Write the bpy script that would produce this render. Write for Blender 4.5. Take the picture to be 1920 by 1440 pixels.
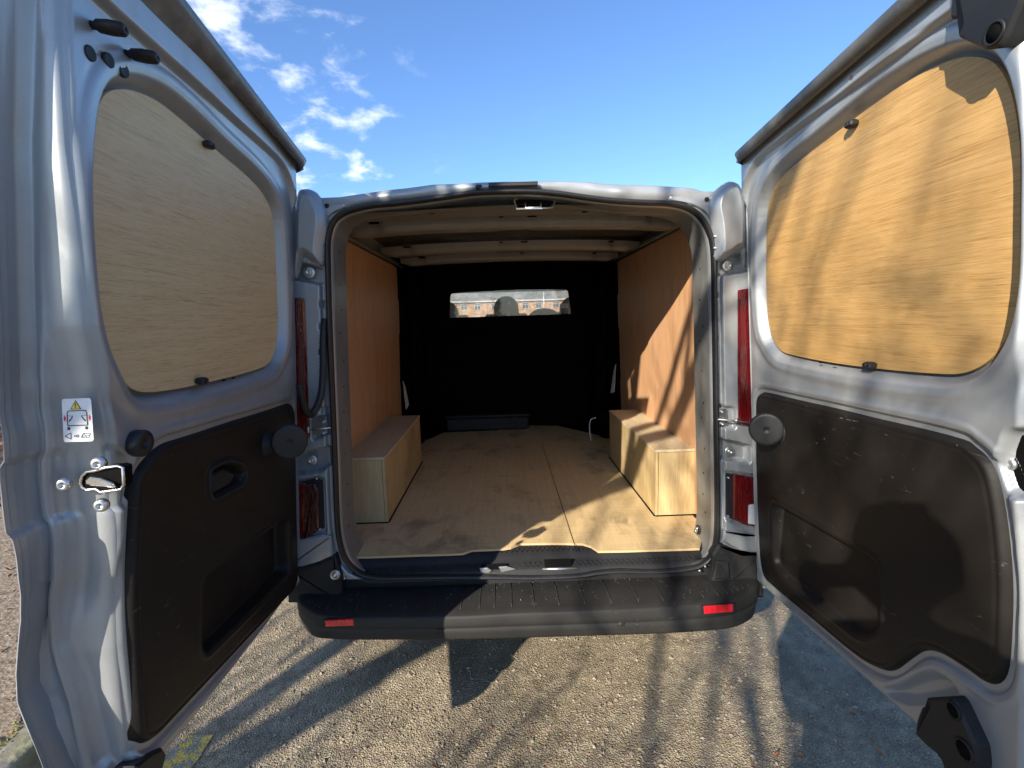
import bpy, math, random
import numpy as np
from mathutils import Vector, Matrix
random.seed(7); rng = np.random.default_rng(7)
PI = math.pi
scene = bpy.context.scene
for o in list(bpy.data.objects): bpy.data.objects.remove(o)
C = scene.collection

# ------------------------------------------------------------------ camera
FPX = 920.0; PITCH = math.radians(7.7); ROLL = math.radians(1.6); YAW = math.radians(1.0)
CAM = np.array([-.04, -1.84, .944])
def _basis():
    f = np.array([0, math.cos(PITCH), -math.sin(PITCH)]); u0 = np.array([0, math.sin(PITCH), math.cos(PITCH)]); r0 = np.array([1., 0, 0])
    u = u0*math.cos(ROLL)+r0*math.sin(ROLL); r = r0*math.cos(ROLL)-u0*math.sin(ROLL)
    c, s = math.cos(YAW), math.sin(YAW); M = np.array([[c, s, 0], [-s, c, 0], [0, 0, 1]])
    return M@f, M@r, M@u
CF, CR, CU = _basis()
cd = bpy.data.cameras.new('camera'); cam = bpy.data.objects.new('camera', cd); C.objects.link(cam)
cd.sensor_width = 36; cd.lens = 36*FPX/1920; cd.clip_start = .01; cd.clip_end = 2000
m = Matrix.Identity(4)
for i in range(3):
    m[i][0] = CR[i]; m[i][1] = CU[i]; m[i][2] = -CF[i]; m[i][3] = CAM[i]
cam.matrix_world = m; scene.camera = cam

# ------------------------------------------------------------------ light
SUN = np.array([.70, 1.0, -.57]); SUN = SUN/np.linalg.norm(SUN)      # direction the light travels
EL = math.asin(-SUN[2]); AZ = math.atan2(-SUN[0], -SUN[1])            # azimuth of the sun, clockwise from +Y
sl = bpy.data.lights.new('sun', 'SUN'); sl.energy = 4.7; sl.angle = math.radians(.45); sl.color = (1, .91, .77)
so = bpy.data.objects.new('sun', sl); C.objects.link(so); so.location = (-6, -8, 8)
so.rotation_euler = Vector(SUN).to_track_quat('-Z', 'Y').to_euler()
w = bpy.data.worlds.new('World'); scene.world = w; w.use_nodes = True
nt = w.node_tree; N = nt.nodes; L = nt.links
for n in list(N): N.remove(n)
wo = N.new('ShaderNodeOutputWorld'); bg = N.new('ShaderNodeBackground'); sky = N.new('ShaderNodeTexSky')
sky.sky_type = 'NISHITA'; sky.sun_disc = False; sky.sun_elevation = EL; sky.sun_rotation = AZ
sky.air_density = 1.0; sky.dust_density = .6; sky.ozone_density = 2.2
bg.inputs['Strength'].default_value = .12
tc = N.new('ShaderNodeTexCoord'); sx = N.new('ShaderNodeSeparateXYZ'); L.new(tc.outputs['Generated'], sx.inputs[0])
def wm(op, a, b=None, c=None):
    n = N.new('ShaderNodeMath'); n.operation = op
    for k, v in enumerate((a, b, c)):
        if v is None: continue
        if isinstance(v, (int, float)): n.inputs[k].default_value = v
        else: L.new(v, n.inputs[k])
    return n.outputs[0]
def wmr(v, a, b, c=0., d=1.):
    n = N.new('ShaderNodeMapRange'); n.interpolation_type = 'SMOOTHSTEP'
    L.new(v, n.inputs[0]); n.inputs[1].default_value = a; n.inputs[2].default_value = b; n.inputs[3].default_value = c; n.inputs[4].default_value = d
    return n.outputs[0]
zc = wm('ADD', wm('MAXIMUM', sx.outputs['Z'], .0), .25)
cx = wm('DIVIDE', sx.outputs['X'], zc); cy = wm('DIVIDE', sx.outputs['Y'], zc)
cc = N.new('ShaderNodeCombineXYZ'); L.new(cx, cc.inputs[0]); L.new(cy, cc.inputs[1])
n1 = N.new('ShaderNodeTexNoise'); n1.inputs['Scale'].default_value = 7.5; n1.inputs['Detail'].default_value = 8; n1.inputs['Roughness'].default_value = .58
n1.inputs['Distortion'].default_value = .25
L.new(cc.outputs[0], n1.inputs['Vector'])
n2 = N.new('ShaderNodeTexNoise'); n2.inputs['Scale'].default_value = 1.9; n2.inputs['Detail'].default_value = 2; L.new(cc.outputs[0], n2.inputs['Vector'])
# a bank of small broken cloud stands to the left (-X) of the van, thinning to nothing overhead and to the right
side = wmr(cx, -.10, -.46); far_l = wmr(cx, -2.6, -1.2)
near_h = wmr(cy, .62, .95)
dens = wm('ADD', n1.outputs[0], wm('MULTIPLY', wm('SUBTRACT', n2.outputs[0], .5), .35))
dens = wm('ADD', dens, wm('MULTIPLY', side, .13))
cl = wm('MULTIPLY', wmr(dens, .60, .88), wm('ADD', wm('MULTIPLY', side, .95), .05))
cl = wm('MULTIPLY', cl, wmr(sx.outputs['Z'], .0, .06))
haze = wm('MULTIPLY', wmr(sx.outputs['Z'], .45, .02), .30)
mx = N.new('ShaderNodeMix'); mx.data_type = 'RGBA'; L.new(cl, mx.inputs['Factor']); 
tint = N.new('ShaderNodeMix'); tint.data_type = 'RGBA'; tint.blend_type = 'MULTIPLY'; tint.inputs['Factor'].default_value = 1
L.new(sky.outputs[0], tint.inputs['A']); tint.inputs['B'].default_value = (.63, .80, 1.04, 1)
L.new(tint.outputs['Result'], mx.inputs['A']); mx.inputs['B'].default_value = (4.9, 5.3, 5.9, 1)
L.new(mx.outputs['Result'], bg.inputs['Color']); L.new(bg.outputs[0], wo.inputs[0])
scene.view_settings.view_transform = 'Standard'; scene.view_settings.look = 'None'
scene.view_settings.exposure = 1.08; scene.view_settings.gamma = 1; scene.view_settings.use_curve_mapping = False
scene.render.engine = 'CYCLES'; scene.cycles.max_bounces = 8; scene.cycles.diffuse_bounces = 5
scene.render.resolution_x = 1024; scene.render.resolution_y = 768

# ------------------------------------------------------------------ picture rays to points on real planes
def ray(x, y): return CF+CR*(x-960)/FPX-CU*(y-720)/FPX
def on(x, y, ax, v):
    d = ray(x, y); return CAM+d*(v-CAM[ax])/d[ax]
def onx(x, y, v): return on(x, y, 0, v)
def ony(x, y, v): return on(x, y, 1, v)
def onz(x, y, v): return on(x, y, 2, v)

# ------------------------------------------------------------------ materials
MATS = {}
class NB:
    def __init__(s, name):
        s.m = bpy.data.materials.new(name); s.m.use_nodes = True; s.t = s.m.node_tree; s.N = s.t.nodes; s.L = s.t.links
        s.b = s.N['Principled BSDF']; MATS[name] = s.m
        s.co = s.N.new('ShaderNodeTexCoord').outputs['Object']
    def set(s, **k):
        for a, v in k.items(): s.b.inputs[a.replace('_', ' ')].default_value = v
        return s
    def mp(s, sc, rot=(0, 0, 0), v=None):
        n = s.N.new('ShaderNodeMapping'); n.inputs['Scale'].default_value = sc; n.inputs['Rotation'].default_value = rot
        s.L.new(v or s.co, n.inputs['Vector']); return n.outputs[0]
    def noise(s, v, scale, det=4, rough=.55, dist=0.):
        n = s.N.new('ShaderNodeTexNoise'); n.inputs['Scale'].default_value = scale; n.inputs['Detail'].default_value = det
        n.inputs['Roughness'].default_value = rough; n.inputs['Distortion'].default_value = dist; s.L.new(v, n.inputs['Vector']); return n.outputs[0]
    def vor(s, v, scale, feat='F1', out=0, rnd=1.):
        n = s.N.new('ShaderNodeTexVoronoi'); n.feature = feat; n.inputs['Scale'].default_value = scale; n.inputs['Randomness'].default_value = rnd
        s.L.new(v, n.inputs['Vector']); return n.outputs[out]
    def ramp(s, f, st):
        n = s.N.new('ShaderNodeValToRGB'); e = n.color_ramp.elements
        while len(e) < len(st): e.new(.5)
        for q, (p, c) in zip(e, st): q.position = p; q.color = (*c, 1) if len(c) == 3 else c
        s.L.new(f, n.inputs[0]); return n.outputs[0]
    def mr(s, f, a, b, c=0., d=1.):
        n = s.N.new('ShaderNodeMapRange'); s.L.new(f, n.inputs[0])
        for k, v in enumerate((a, b, c, d)): n.inputs[k+1].default_value = v
        return n.outputs[0]
    def math(s, op, a, b):
        n = s.N.new('ShaderNodeMath'); n.operation = op
        for k, v in enumerate((a, b)):
            if isinstance(v, (int, float)): n.inputs[k].default_value = v
            else: s.L.new(v, n.inputs[k])
        return n.outputs[0]
    def mix(s, f, a, b, mode='MIX'):
        n = s.N.new('ShaderNodeMix'); n.data_type = 'RGBA'; n.blend_type = mode
        for k, v in (('Factor', f), ('A', a), ('B', b)):
            if isinstance(v, (int, float)): n.inputs[k].default_value = v
            elif isinstance(v, tuple): n.inputs[k].default_value = (*v, 1)
            else: s.L.new(v, n.inputs[k])
        return n.outputs['Result']
    def col(s, v): s.L.new(v, s.b.inputs['Base Color']); return s
    def rough(s, v): s.L.new(v, s.b.inputs['Roughness']); return s
    def bump(s, h, st=.3, dist=.002):
        n = s.N.new('ShaderNodeBump'); n.inputs['Strength'].default_value = st; n.inputs['Distance'].default_value = dist
        s.L.new(h, n.inputs['Height']); s.L.new(n.outputs[0], s.b.inputs['Normal']); return s

def simple(name, colr, rough=.5, metal=0., nscale=60, var=.12, bump=.15, **k):
    b = NB(name); b.set(Roughness=rough, Metallic=metal, **k)
    n = b.noise(b.co, nscale, 5)
    c = np.array(colr)
    b.col(b.ramp(n, [(.3, tuple(c*(1-var))), (.7, tuple(np.minimum(c*(1+var), 1)))]))
    b.rough(b.mr(b.noise(b.co, nscale*.15, 5), .3, .7, max(rough-.07, .02), min(rough+.1, 1)))
    if bump: b.bump(n, bump, .001)
    return b.m

def silver(name, base, rough=.36, metal=.62, grime=.35):
    b = NB(name); b.set(Metallic=metal, Coat_Weight=.35, Coat_Roughness=.16)
    fl = b.noise(b.co, 900, 2); big = b.noise(b.co, 5, 7, .62); streak = b.noise(b.mp((9, 9, 2.2)), 3, 6, .6)
    c = np.array(base)
    f = b.ramp(fl, [(.3, tuple(c*.90)), (.7, tuple(np.minimum(c*1.1, 1)))])
    g = b.mr(b.math('MULTIPLY', big, streak), .24, .42, 0, grime)
    f = b.mix(g, f, (.30, .28, .24))
    sp = b.mr(b.vor(b.co, 70), .0, .09, .5, 0)          # specks of road dirt
    sp = b.math('MULTIPLY', sp, b.mr(b.noise(b.co, 9, 3), .5, .65))
    f = b.mix(sp, f, (.20, .17, .13))
    b.col(f)
    b.rough(b.math('ADD', b.mr(big, .3, .7, rough-.06, rough+.12), b.mr(fl, .3, .7, -.03, .05)))
    b.bump(b.math('ADD', b.math('MULTIPLY', fl, .06), b.noise(b.co, 14, 3)), .10, .0015)
    return b.m
M_SIL = silver('silver_paint', (.355, .375, .39), .40, .45)
M_LIP = silver('shaded_lip_paint', (.12, .115, .105), rough=.5, metal=.3, grime=.5)  # door-top lip: the dark of its underside is put into the base colour
M_SKINR = silver('roof_skin_shaded', (.05, .044, .038), rough=.5, metal=.25, grime=.4)  # skin between the bows: shade painted in as a near-black base
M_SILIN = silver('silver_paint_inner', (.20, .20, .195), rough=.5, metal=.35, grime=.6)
M_ROOF = silver('roof_paint_inner', (.235, .215, .185), rough=.48, metal=.25, grime=.5)
M_ZINC = silver('bolt_metal', (.62, .63, .62), rough=.3, metal=.9, grime=.25)
M_CHR = simple('bare_steel', (.55, .54, .52), .28, .9, 200, .1, .05)
M_RUB = simple('rubber', (.013, .013, .014), .5, 0, 150, .3, .12)
M_SEAL = None
def sealm():
    b = NB('seal_rubber'); b.set(Roughness=.42, Specular_IOR_Level=.5)
    n = b.noise(b.co, 120, 4); b.col(b.ramp(n, [(.3, (.010, .010, .011)), (.75, (.022, .022, .023))])); b.bump(n, .1, .001); return b.m
M_SEAL = sealm()
def plastic(name, base, dust=.5, rough=.5, scuffs=True):
    b = NB(name); b.set(Specular_IOR_Level=.26)
    gr = b.vor(b.co, 700); big = b.noise(b.co, 4, 8, .62)
    c = np.array(base)
    f = b.ramp(big, [(.3, tuple(c)), (.75, tuple(c*1.7))])
    if scuffs:
        # thin pale scrapes and scattered dusty flecks
        st = b.noise(b.mp((26, 7, 30), (0.5, .3, .2)), 2.6, 6, .7, .6); msk = b.noise(b.co, 4.3, 3)
        sc = b.math('MULTIPLY', b.mr(st, .635, .72), b.mr(msk, .52, .64))
        fk = b.math('MULTIPLY', b.mr(b.vor(b.co, 55), .10, .02), b.mr(b.noise(b.co, 6.5, 4), .52, .66))
        f = b.mix(b.math('MULTIPLY', b.math('MAXIMUM', sc, fk), dust), f, (.42, .40, .37))
    b.col(f); b.rough(b.mr(big, .3, .75, rough-.08, rough+.12)); b.bump(gr, .22, .0006)
    return b.m
M_TRIM = plastic('door_trim_plastic', (.0105, .009, .0078), .9, .50)
M_BLK = plastic('black_plastic', (.014, .014, .015), .2, .5, False)
M_BUMP = plastic('bumper_plastic', (.019, .0185, .018), .5, .58)
M_DARK = simple('bulkhead_black', (.003, .003, .003), .7, 0, 30, .2, .1, Specular_IOR_Level=.04)
M_VOID = simple('dark_recess', (.003, .003, .003), .8, 0, 30, .2, 0, Specular_IOR_Level=.1)

def ply(name, c0, c1, c2, grain, across=(1, 1, 1), fine=1., stain=0., knots=True, rough=.55, cross=False, tone=0.5):
    """grain: object-space scale per axis (small along the grain, large across it)"""
    b = NB(name); b.set(Specular_IOR_Level=.35)
    wob = b.noise(b.mp(across), 1.3, 3)
    v = b.mp(grain)
    a = b.N.new('ShaderNodeVectorMath'); a.operation = 'ADD'; b.L.new(v, a.inputs[0])
    sc = b.N.new('ShaderNodeVectorMath'); sc.operation = 'SCALE'; sc.inputs['Scale'].default_value = .9
    cb = b.N.new('ShaderNodeCombineXYZ')
    for k in range(3): b.L.new(wob, cb.inputs[k])
    b.L.new(cb.outputs[0], sc.inputs[0]); b.L.new(sc.outputs[0], a.inputs[1]); v = a.outputs[0]
    g1 = b.noise(v, 1.0*fine, 6, .62, .15); g2 = b.noise(v, 5.5*fine, 4, .7); g3 = b.noise(v, 16*fine, 3, .6)
    lo = b.noise(b.mp(tuple(.35*q**.5 for q in grain)), 1.0, 5, .6)
    g = b.math('ADD', b.math('MULTIPLY', g1, .24), b.math('MULTIPLY', g2, .50)); g = b.math('ADD', g, b.math('MULTIPLY', g3, .26))
    f = b.ramp(g, [(.38, c0), (.48, c1), (.62, c2)])
    f = b.mix(b.mr(lo, .35, .7, 0, .35), f, c1)
    dk = b.mr(g2, .60, .72, 0, .5); f = b.mix(dk, f, tuple(np.array(c0)*.55))
    if knots:
        kn = b.mr(b.vor(b.mp(tuple(max(.25, q**.35) for q in grain)), 7), .0, .05, .6, 0); kn = b.math('MULTIPLY', kn, b.mr(b.noise(b.co, 11, 2), .52, .6))
        f = b.mix(kn, f, (.10, .05, .02))
    if cross:
        c = b.noise(b.mp((3, 160, 3)), 1, 3); f = b.mix(b.mr(c, .45, .7, 0, .35), f, tuple(np.array(c0)*.8))
    if stain:
        s1 = b.noise(b.co, 2.3, 8, .66); s2 = b.noise(b.mp((6, 3.2, 1)), 1.2, 6, .6, .5)
        st = b.math('MULTIPLY', b.mr(s1, .49, .60), b.mr(s2, .46, .58)); f = b.mix(b.math('MULTIPLY', st, stain), f, (.16, .115, .07))
        f = b.mix(b.mr(b.noise(b.co, 1.1, 4), .42, .62, 0, .30*stain), f, (.27, .22, .155))
    b.col(f); b.rough(b.mr(g, .3, .7, rough-.1, rough+.12)); b.bump(g, .25, .0012)
    return b.m
# door lining: horizontal grain (along Y)
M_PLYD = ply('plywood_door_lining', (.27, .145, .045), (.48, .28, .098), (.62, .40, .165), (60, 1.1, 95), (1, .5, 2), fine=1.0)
M_PLYDL = ply('plywood_door_lining_skylit', (.38, .25, .11), (.62, .45, .235), (.72, .57, .34), (60, 1.1, 95), (1, .5, 2), fine=1.0)  # copy for the shaded left door, skylight put in as a paler tone
M_PLYW = ply('plywood_wall_lining', (.38, .19, .09), (.53, .295, .155), (.61, .37, .21), (14, 11, .8), (2, 2, 1), fine=.8, knots=False, rough=.5)
M_PLYF = ply('plywood_floor', (.45, .31, .155), (.66, .48, .245), (.75, .58, .33), (60, 1.1, 20), stain=.6, cross=True)
M_PLYB = ply('plywood_box', (.33, .235, .105), (.50, .36, .175), (.60, .46, .24), (30, 30, 1.2), stain=.45)
M_PLYT = ply('plywood_box_top', (.40, .31, .19), (.56, .445, .28), (.64, .53, .35), (20, 2, 20), stain=.2)
M_PLYE = ply('plywood_edge', (.30, .17, .07), (.55, .38, .20), (.70, .54, .33), (2, 2, 260), knots=False)

def lens(name, c, em=0):
    b = NB(name); b.set(Roughness=.12, Coat_Weight=1., Coat_Roughness=.04, Specular_IOR_Level=.6)
    ln = b.noise(b.mp((160, 4, 9)), 1, 2); n = b.noise(b.co, 60, 3)
    b.col(b.ramp(ln, [(.3, tuple(np.array(c)*.8)), (.7, tuple(np.minimum(np.array(c)*1.2, 1)))])); b.bump(b.math('ADD', ln, b.noise(b.mp((220, 3, 40)), 1, 1)), .6, .003); return b.m
M_RED = lens('red_lens', (.10, .002, .003)); M_REDB = lens('reflector_red', (.62, .012, .02)); M_CLR = lens('clear_lens', (.55, .56, .58))
M_SMOKE = lens('smoked_lens', (.05, .006, .006))
def asphalt():
    b = NB('asphalt'); b.set(Specular_IOR_Level=.35)
    wn = b.N.new('ShaderNodeTexNoise'); wn.inputs['Scale'].default_value = 31; wn.inputs['Detail'].default_value = 3; b.L.new(b.co, wn.inputs['Vector'])
    va = b.N.new('ShaderNodeVectorMath'); va.operation = 'MULTIPLY_ADD'; b.L.new(wn.outputs[1], va.inputs[0]); va.inputs[1].default_value = (.022, .022, .0); b.L.new(b.co, va.inputs[2]); b.co = va.outputs[0]
    v1 = b.vor(b.co, 105, 'F1', 0); ve = b.vor(b.co, 105, 'DISTANCE_TO_EDGE', 0); vc = b.vor(b.co, 105, 'F1', 1)
    v2 = b.vor(b.co, 135, 'F1', 0); n = b.noise(b.co, 24, 8, .65); big = b.noise(b.co, 1.3, 6, .6); md = b.noise(b.co, 8, 5, .6)
    hue = b.mix(.55, b.ramp(n, [(.32, (.20, .162, .108)), (.5, (.34, .285, .20)), (.72, (.52, .45, .335))]), vc, 'MULTIPLY')
    f = b.mix(.70, hue, b.ramp(n, [(.32, (.21, .155, .092)), (.52, (.375, .29, .18)), (.75, (.56, .455, .31))]))
    edge = b.mr(ve, .0, .09, .5, 0); f = b.mix(edge, f, (.10, .085, .062))
    f = b.mix(b.mr(big, .40, .66, 0, .45), f, (.40, .345, .25))
    f = b.mix(b.mr(md, .52, .72, 0, .5), f, (.19, .15, .10))
    f = b.mix(b.mr(b.noise(b.co, 2.9, 7, .65), .52, .66, 0, .45), f, (.16, .125, .085))
    f = b.mix(b.mr(b.vor(b.co, 34, 'F1', 0),   .0, .07, .25, 0), f, (.48, .41, .31))
    b.col(f); b.rough(b.mr(n, .3, .7, .62, .92))
    ve2 = b.vor(b.co, 95, 'DISTANCE_TO_EDGE', 0)
    h = b.math('ADD', b.math('MULTIPLY', b.mr(ve, 0, .25, 0, 1.), b.mr(md, .35, .6, .25, 1.)), b.math('MULTIPLY', n, 1.3)); h = b.math('ADD', h, b.math('MULTIPLY', b.mr(ve2, 0, .3), .5)); h = b.math('ADD', h, b.math('MULTIPLY', b.mr(v2, 0, .6, 1, 0), .35))
    b.bump(h, .85, .007); return b.m
M_ASP = asphalt()
def rocky(name, c0, c1, scale, moss=0., bs=.8):
    b = NB(name); n = b.noise(b.co, scale, 9, .65); v = b.vor(b.co, scale*3)
    f = b.ramp(n, [(.35, c0), (.7, c1)])
    if moss: f = b.mix(b.mr(b.noise(b.co, 4.5, 6), .50, .60, 0, moss), f, (.13, .15, .02))
    b.col(f).set(Roughness=.9); b.bump(b.math('ADD', n, b.math('MULTIPLY', v, .4)), bs, .01); return b.m
M_KERB = rocky('kerb_concrete', (.14, .12, .095), (.34, .30, .24), 14, .35)
M_PAVE = rocky('pavement_asphalt', (.12, .085, .055), (.34, .27, .19), 26)
M_SOIL = rocky('soil', (.03, .02, .013), (.10, .07, .045), 18)
M_STONE = rocky('loose_chipping', (.13, .105, .075), (.38, .32, .24), 30, 0, .3)
def leafm(name, c0, c1):
    b = NB(name); oi = b.N.new('ShaderNodeTexNoise'); oi.inputs['Scale'].default_value = 9; b.L.new(b.co, oi.inputs['Vector'])
    b.col(b.ramp(oi.outputs[0], [(.35, c0), (.7, c1)])).set(Roughness=.7); return b.m
M_LEAF = leafm('dead_leaf', (.10, .035, .012), (.36, .16, .06)); M_HEDGE = leafm('hedge_leaf', (.05, .03, .015), (.16, .09, .04))
M_BARK = rocky('bark', (.05, .04, .03), (.16, .13, .10), 20)
def yellow():
    b = NB('worn_yellow_paint'); n = b.noise(b.co, 26, 8, .7); v = b.vor(b.co, 62, 'DISTANCE_TO_EDGE')
    f = b.ramp(n, [(.46, (.28, .24, .17)), (.53, (.60, .40, .06)), (.7, (.74, .52, .10))])
    b.col(f).set(Roughness=.75); b.bump(b.math('ADD', b.mr(v, 0, .3), n), .8, .006); return b.m
M_YEL = yellow()
M_FAB = simple('seat_fabric', (.009, .008, .008), .9, 0, 250, .3, .3)
M_LINER = simple('headliner', (.36, .36, .35), .9, 0, 160, .12, .2)
def glassm():
    b = NB('smeared_glass'); b.set(Base_Color=(.85, .9, .88, 1), Roughness=.03, Transmission_Weight=1., IOR=1.45)
    # dusty film: mixes a thin diffuse veil over the glass
    out = b.N['Material Output']; tr = b.N.new('ShaderNodeBsdfTransparent'); df = b.N.new('ShaderNodeBsdfDiffuse'); gl = b.N.new('ShaderNodeBsdfGlossy')
    df.inputs[0].default_value = (.7, .72, .72, 1); gl.inputs['Roughness'].default_value = .05
    n = b.noise(b.co, 9, 8, .7, .8); f = b.mr(n, .35, .70, .12, .38)
    m1 = b.N.new('ShaderNodeMixShader'); b.L.new(f, m1.inputs[0]); b.L.new(tr.outputs[0], m1.inputs[1]); b.L.new(df.outputs[0], m1.inputs[2])
    m2 = b.N.new('ShaderNodeMixShader'); m2.inputs[0].default_value = .05; b.L.new(m1.outputs[0], m2.inputs[1]); b.L.new(gl.outputs[0], m2.inputs[2])
    b.L.new(m2.outputs[0], out.inputs[0]); return b.m
M_GLS = glassm()
M_WHITE = simple('white_print', (.72, .73, .74), .45, 0, 50, .05, 0)
M_INK = simple('black_print', (.03, .03, .03), .5, 0, 50, .05, 0)
M_YPR = simple('yellow_print', (.80, .58, .03), .5, 0, 50, .05, 0)
M_RPR = simple('red_print', (.62, .03, .06), .5, 0, 50, .05, 0)
M_BRICK = simple('brick', (.70, .42, .24), .85, 0, 3, .2, .2)
M_RENDER = simple('pale_wall', (.66, .58, .44), .85, 0, 3, .1, .1)
M_UPVC = simple('white_frame', (.85, .85, .83), .5, 0, 20, .04, 0)
M_SLATE = simple('roof_slate', (.34, .33, .30), .7, 0, 4, .2, .3)
M_PANE = simple('house_glass', (.10, .12, .14), .1, 0, 3, .1, 0)
M_CLOTH = simple('dark_coat', (.03, .03, .035), .85, 0, 90, .2, .3)
M_JEAN = simple('jeans', (.03, .045, .08), .85, 0, 90, .2, .3)
M_SKIN = simple('skin', (.55, .33, .24), .5, 0, 40, .06, .05)
M_HAIR = simple('hair', (.03, .02, .013), .6, 0, 200, .3, .4)

# ------------------------------------------------------------------ object helpers
def tag(o, label=None, cat=None, group=None, kind=None):
    if label: o['label'] = label
    if cat: o['category'] = cat
    if group: o['group'] = group
    if kind: o['kind'] = kind
    return o
def empty(name, loc, label=None, cat=None, group=None, parent=None):
    o = bpy.data.objects.new(name, None); C.objects.link(o); o.empty_display_size = .1
    o.location = loc
    if parent: o.parent = parent
    return tag(o, label, cat, group)
class MB:
    def __init__(s): s.v = []; s.f = []; s.mi = []; s.sm = []
    def add(s, v, f, mi=0, smooth=False):
        b = len(s.v); s.v += [tuple(map(float, p)) for p in v]; s.f += [tuple(b+i for i in q) for q in f]
        s.mi += [mi]*len(f); s.sm += [smooth]*len(f); return s
    def box(s, c, d, mi=0, ax=None, bev=0.):
        c = np.array(c, float); d = np.array(d, float)/2
        X = np.eye(3) if ax is None else np.array(ax)
        if bev <= 0:
            v = [c+X.T@(d*np.array(k)) for k in [(-1,-1,-1),(1,-1,-1),(1,1,-1),(-1,1,-1),(-1,-1,1),(1,-1,1),(1,1,1),(-1,1,1)]]
            return s.add(v, [(0,3,2,1),(4,5,6,7),(0,1,5,4),(1,2,6,5),(2,3,7,6),(3,0,4,7)], mi)
        # chamfered box: three nested rings
        b = min(bev, d.min()*.95)
        def ring(ix, iy, z): return [c+X.T@np.array(p) for p in [(-ix,-iy+b,z),(-ix+b,-iy,z),(ix-b,-iy,z),(ix,-iy+b,z),(ix,iy-b,z),(ix-b,iy,z),(-ix+b,iy,z),(-ix,iy-b,z)]]
        R = [ring(d[0]-b, d[1]-b, -d[2]), ring(d[0], d[1], -d[2]+b), ring(d[0], d[1], d[2]-b), ring(d[0]-b, d[1]-b, d[2])]
        f = [tuple(range(7, -1, -1)), tuple(24+i for i in range(8))]
        for k in range(3):
            for i in range(8): j = (i+1) % 8; f.append((k*8+i, k*8+j, (k+1)*8+j, (k+1)*8+i))
        return s.add([p for r in R for p in r], f, mi)
    def tube(s, pts, r, n=10, mi=0, closed=False, flat=1., up=(0, 1, 0), caps=True):
        P = [np.array(p, float) for p in pts]; m = len(P); V = []; up = np.array(up, float)
        rr = r if hasattr(r, '__len__') else [r]*m
        for i in range(m):
            a = P[(i-1) % m] if closed or i > 0 else P[i]; b = P[(i+1) % m] if closed or i < m-1 else P[i]
            t = b-a; t /= (np.linalg.norm(t)+1e-12)
            u = up-t*(up@t)
            if np.linalg.norm(u) < 1e-3: u = np.array([1., 0, 0])-t*t[0]
            u /= np.linalg.norm(u); w_ = np.cross(t, u)
            for k in range(n):
                a_ = 2*PI*k/n; V.append(P[i]+(u*math.cos(a_)*flat+w_*math.sin(a_))*rr[i])
        F = []
        for i in range(m if closed else m-1):
            j = (i+1) % m
            for k in range(n): l = (k+1) % n; F.append((i*n+k, i*n+l, j*n+l, j*n+k))
        if not closed and caps: F += [tuple(range(n-1, -1, -1)), tuple((m-1)*n+k for k in range(n))]
        return s.add(V, F, mi, True)
    def lathe(s, prof, o, ax, n=24, mi=0, ell=1.):
        """prof: (radius, height) pairs along axis ax from o"""
        ax = np.array(ax, float); ax /= np.linalg.norm(ax); t = np.array([0, 0, 1.]) if abs(ax[2]) < .9 else np.array([1., 0, 0])
        a = np.cross(ax, t); a /= np.linalg.norm(a); b = np.cross(ax, a); o = np.array(o, float); V = []
        for r, h in prof:
            for k in range(n): q = 2*PI*k/n; V.append(o+ax*h+(a*math.cos(q)+b*math.sin(q)*ell)*r)
        F = []
        for i in range(len(prof)-1):
            for k in range(n): l = (k+1) % n; F.append((i*n+k, (i+1)*n+k, (i+1)*n+l, i*n+l))
        F.append(tuple(range(n))); F.append(tuple((len(prof)-1)*n+k for k in range(n-1, -1, -1)))
        return s.add(V, F, mi, True)
    def prism(s, poly, vec, mi=0, bev=0., smooth=False):
        """poly: 3d points in a plane, extruded by vec; optional bevel of the far face"""
        P = np.array(poly, float); vec = np.array(vec, float); n = len(P); V = list(P); L_ = np.linalg.norm(vec)
        if bev > 0:
            c = P.mean(0); nn = vec/L_; ins = []
            for i in range(n):
                e1 = P[i]-P[i-1]; e2 = P[(i+1) % n]-P[i]; e1 /= np.linalg.norm(e1)+1e-9; e2 /= np.linalg.norm(e2)+1e-9
                n1 = np.cross(nn, e1); n2 = np.cross(nn, e2); q = n1+n2; q /= np.linalg.norm(q)+1e-9
                if True:
                    if ins == [] : sg = 1 if area_sign(P, nn) > 0 else -1
                    ins.append(P[i]+q*sg*bev/max(.5, abs(q@n1)))
            V += list(P+vec*(1-bev/L_)); V += list(np.array(ins)+vec); k = 3
        else: V += list(P+vec); k = 2
        F = [tuple(range(n-1, -1, -1)), tuple((k-1)*n+i for i in range(n))]
        for j in range(k-1):
            for i in range(n): l = (i+1) % n; F.append((j*n+i, j*n+l, (j+1)*n+l, (j+1)*n+i))
        return s.add(V, F, mi, smooth)
    def grid(s, G, mi=0, smooth=True, closed=False):
        G = np.asarray(G); a, b = G.shape[:2]; F = []
        for i in range(a-1):
            for j in range(b if closed else b-1): l = (j+1) % b; F.append((i*b+j, i*b+l, (i+1)*b+l, (i+1)*b+j))
        return s.add(G.reshape(-1, 3), F, mi, smooth)
    def build(s, name, mats, parent=None, **t):
        me = bpy.data.meshes.new(name); me.from_pydata(s.v, [], s.f)
        if not isinstance(mats, (list, tuple)): mats = [mats]
        for q in mats: me.materials.append(q)
        me.polygons.foreach_set('material_index', s.mi); me.polygons.foreach_set('use_smooth', s.sm); me.update()
        import bmesh as bm_
        bm = bm_.new(); bm.from_mesh(me); bm_.ops.recalc_face_normals(bm, faces=bm.faces); bm.to_mesh(me); bm.free()
        o = bpy.data.objects.new(name, me); C.objects.link(o)
        if parent: o.parent = parent; o.matrix_parent_inverse = Matrix.Identity(4)
        return tag(o, **t)
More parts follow.
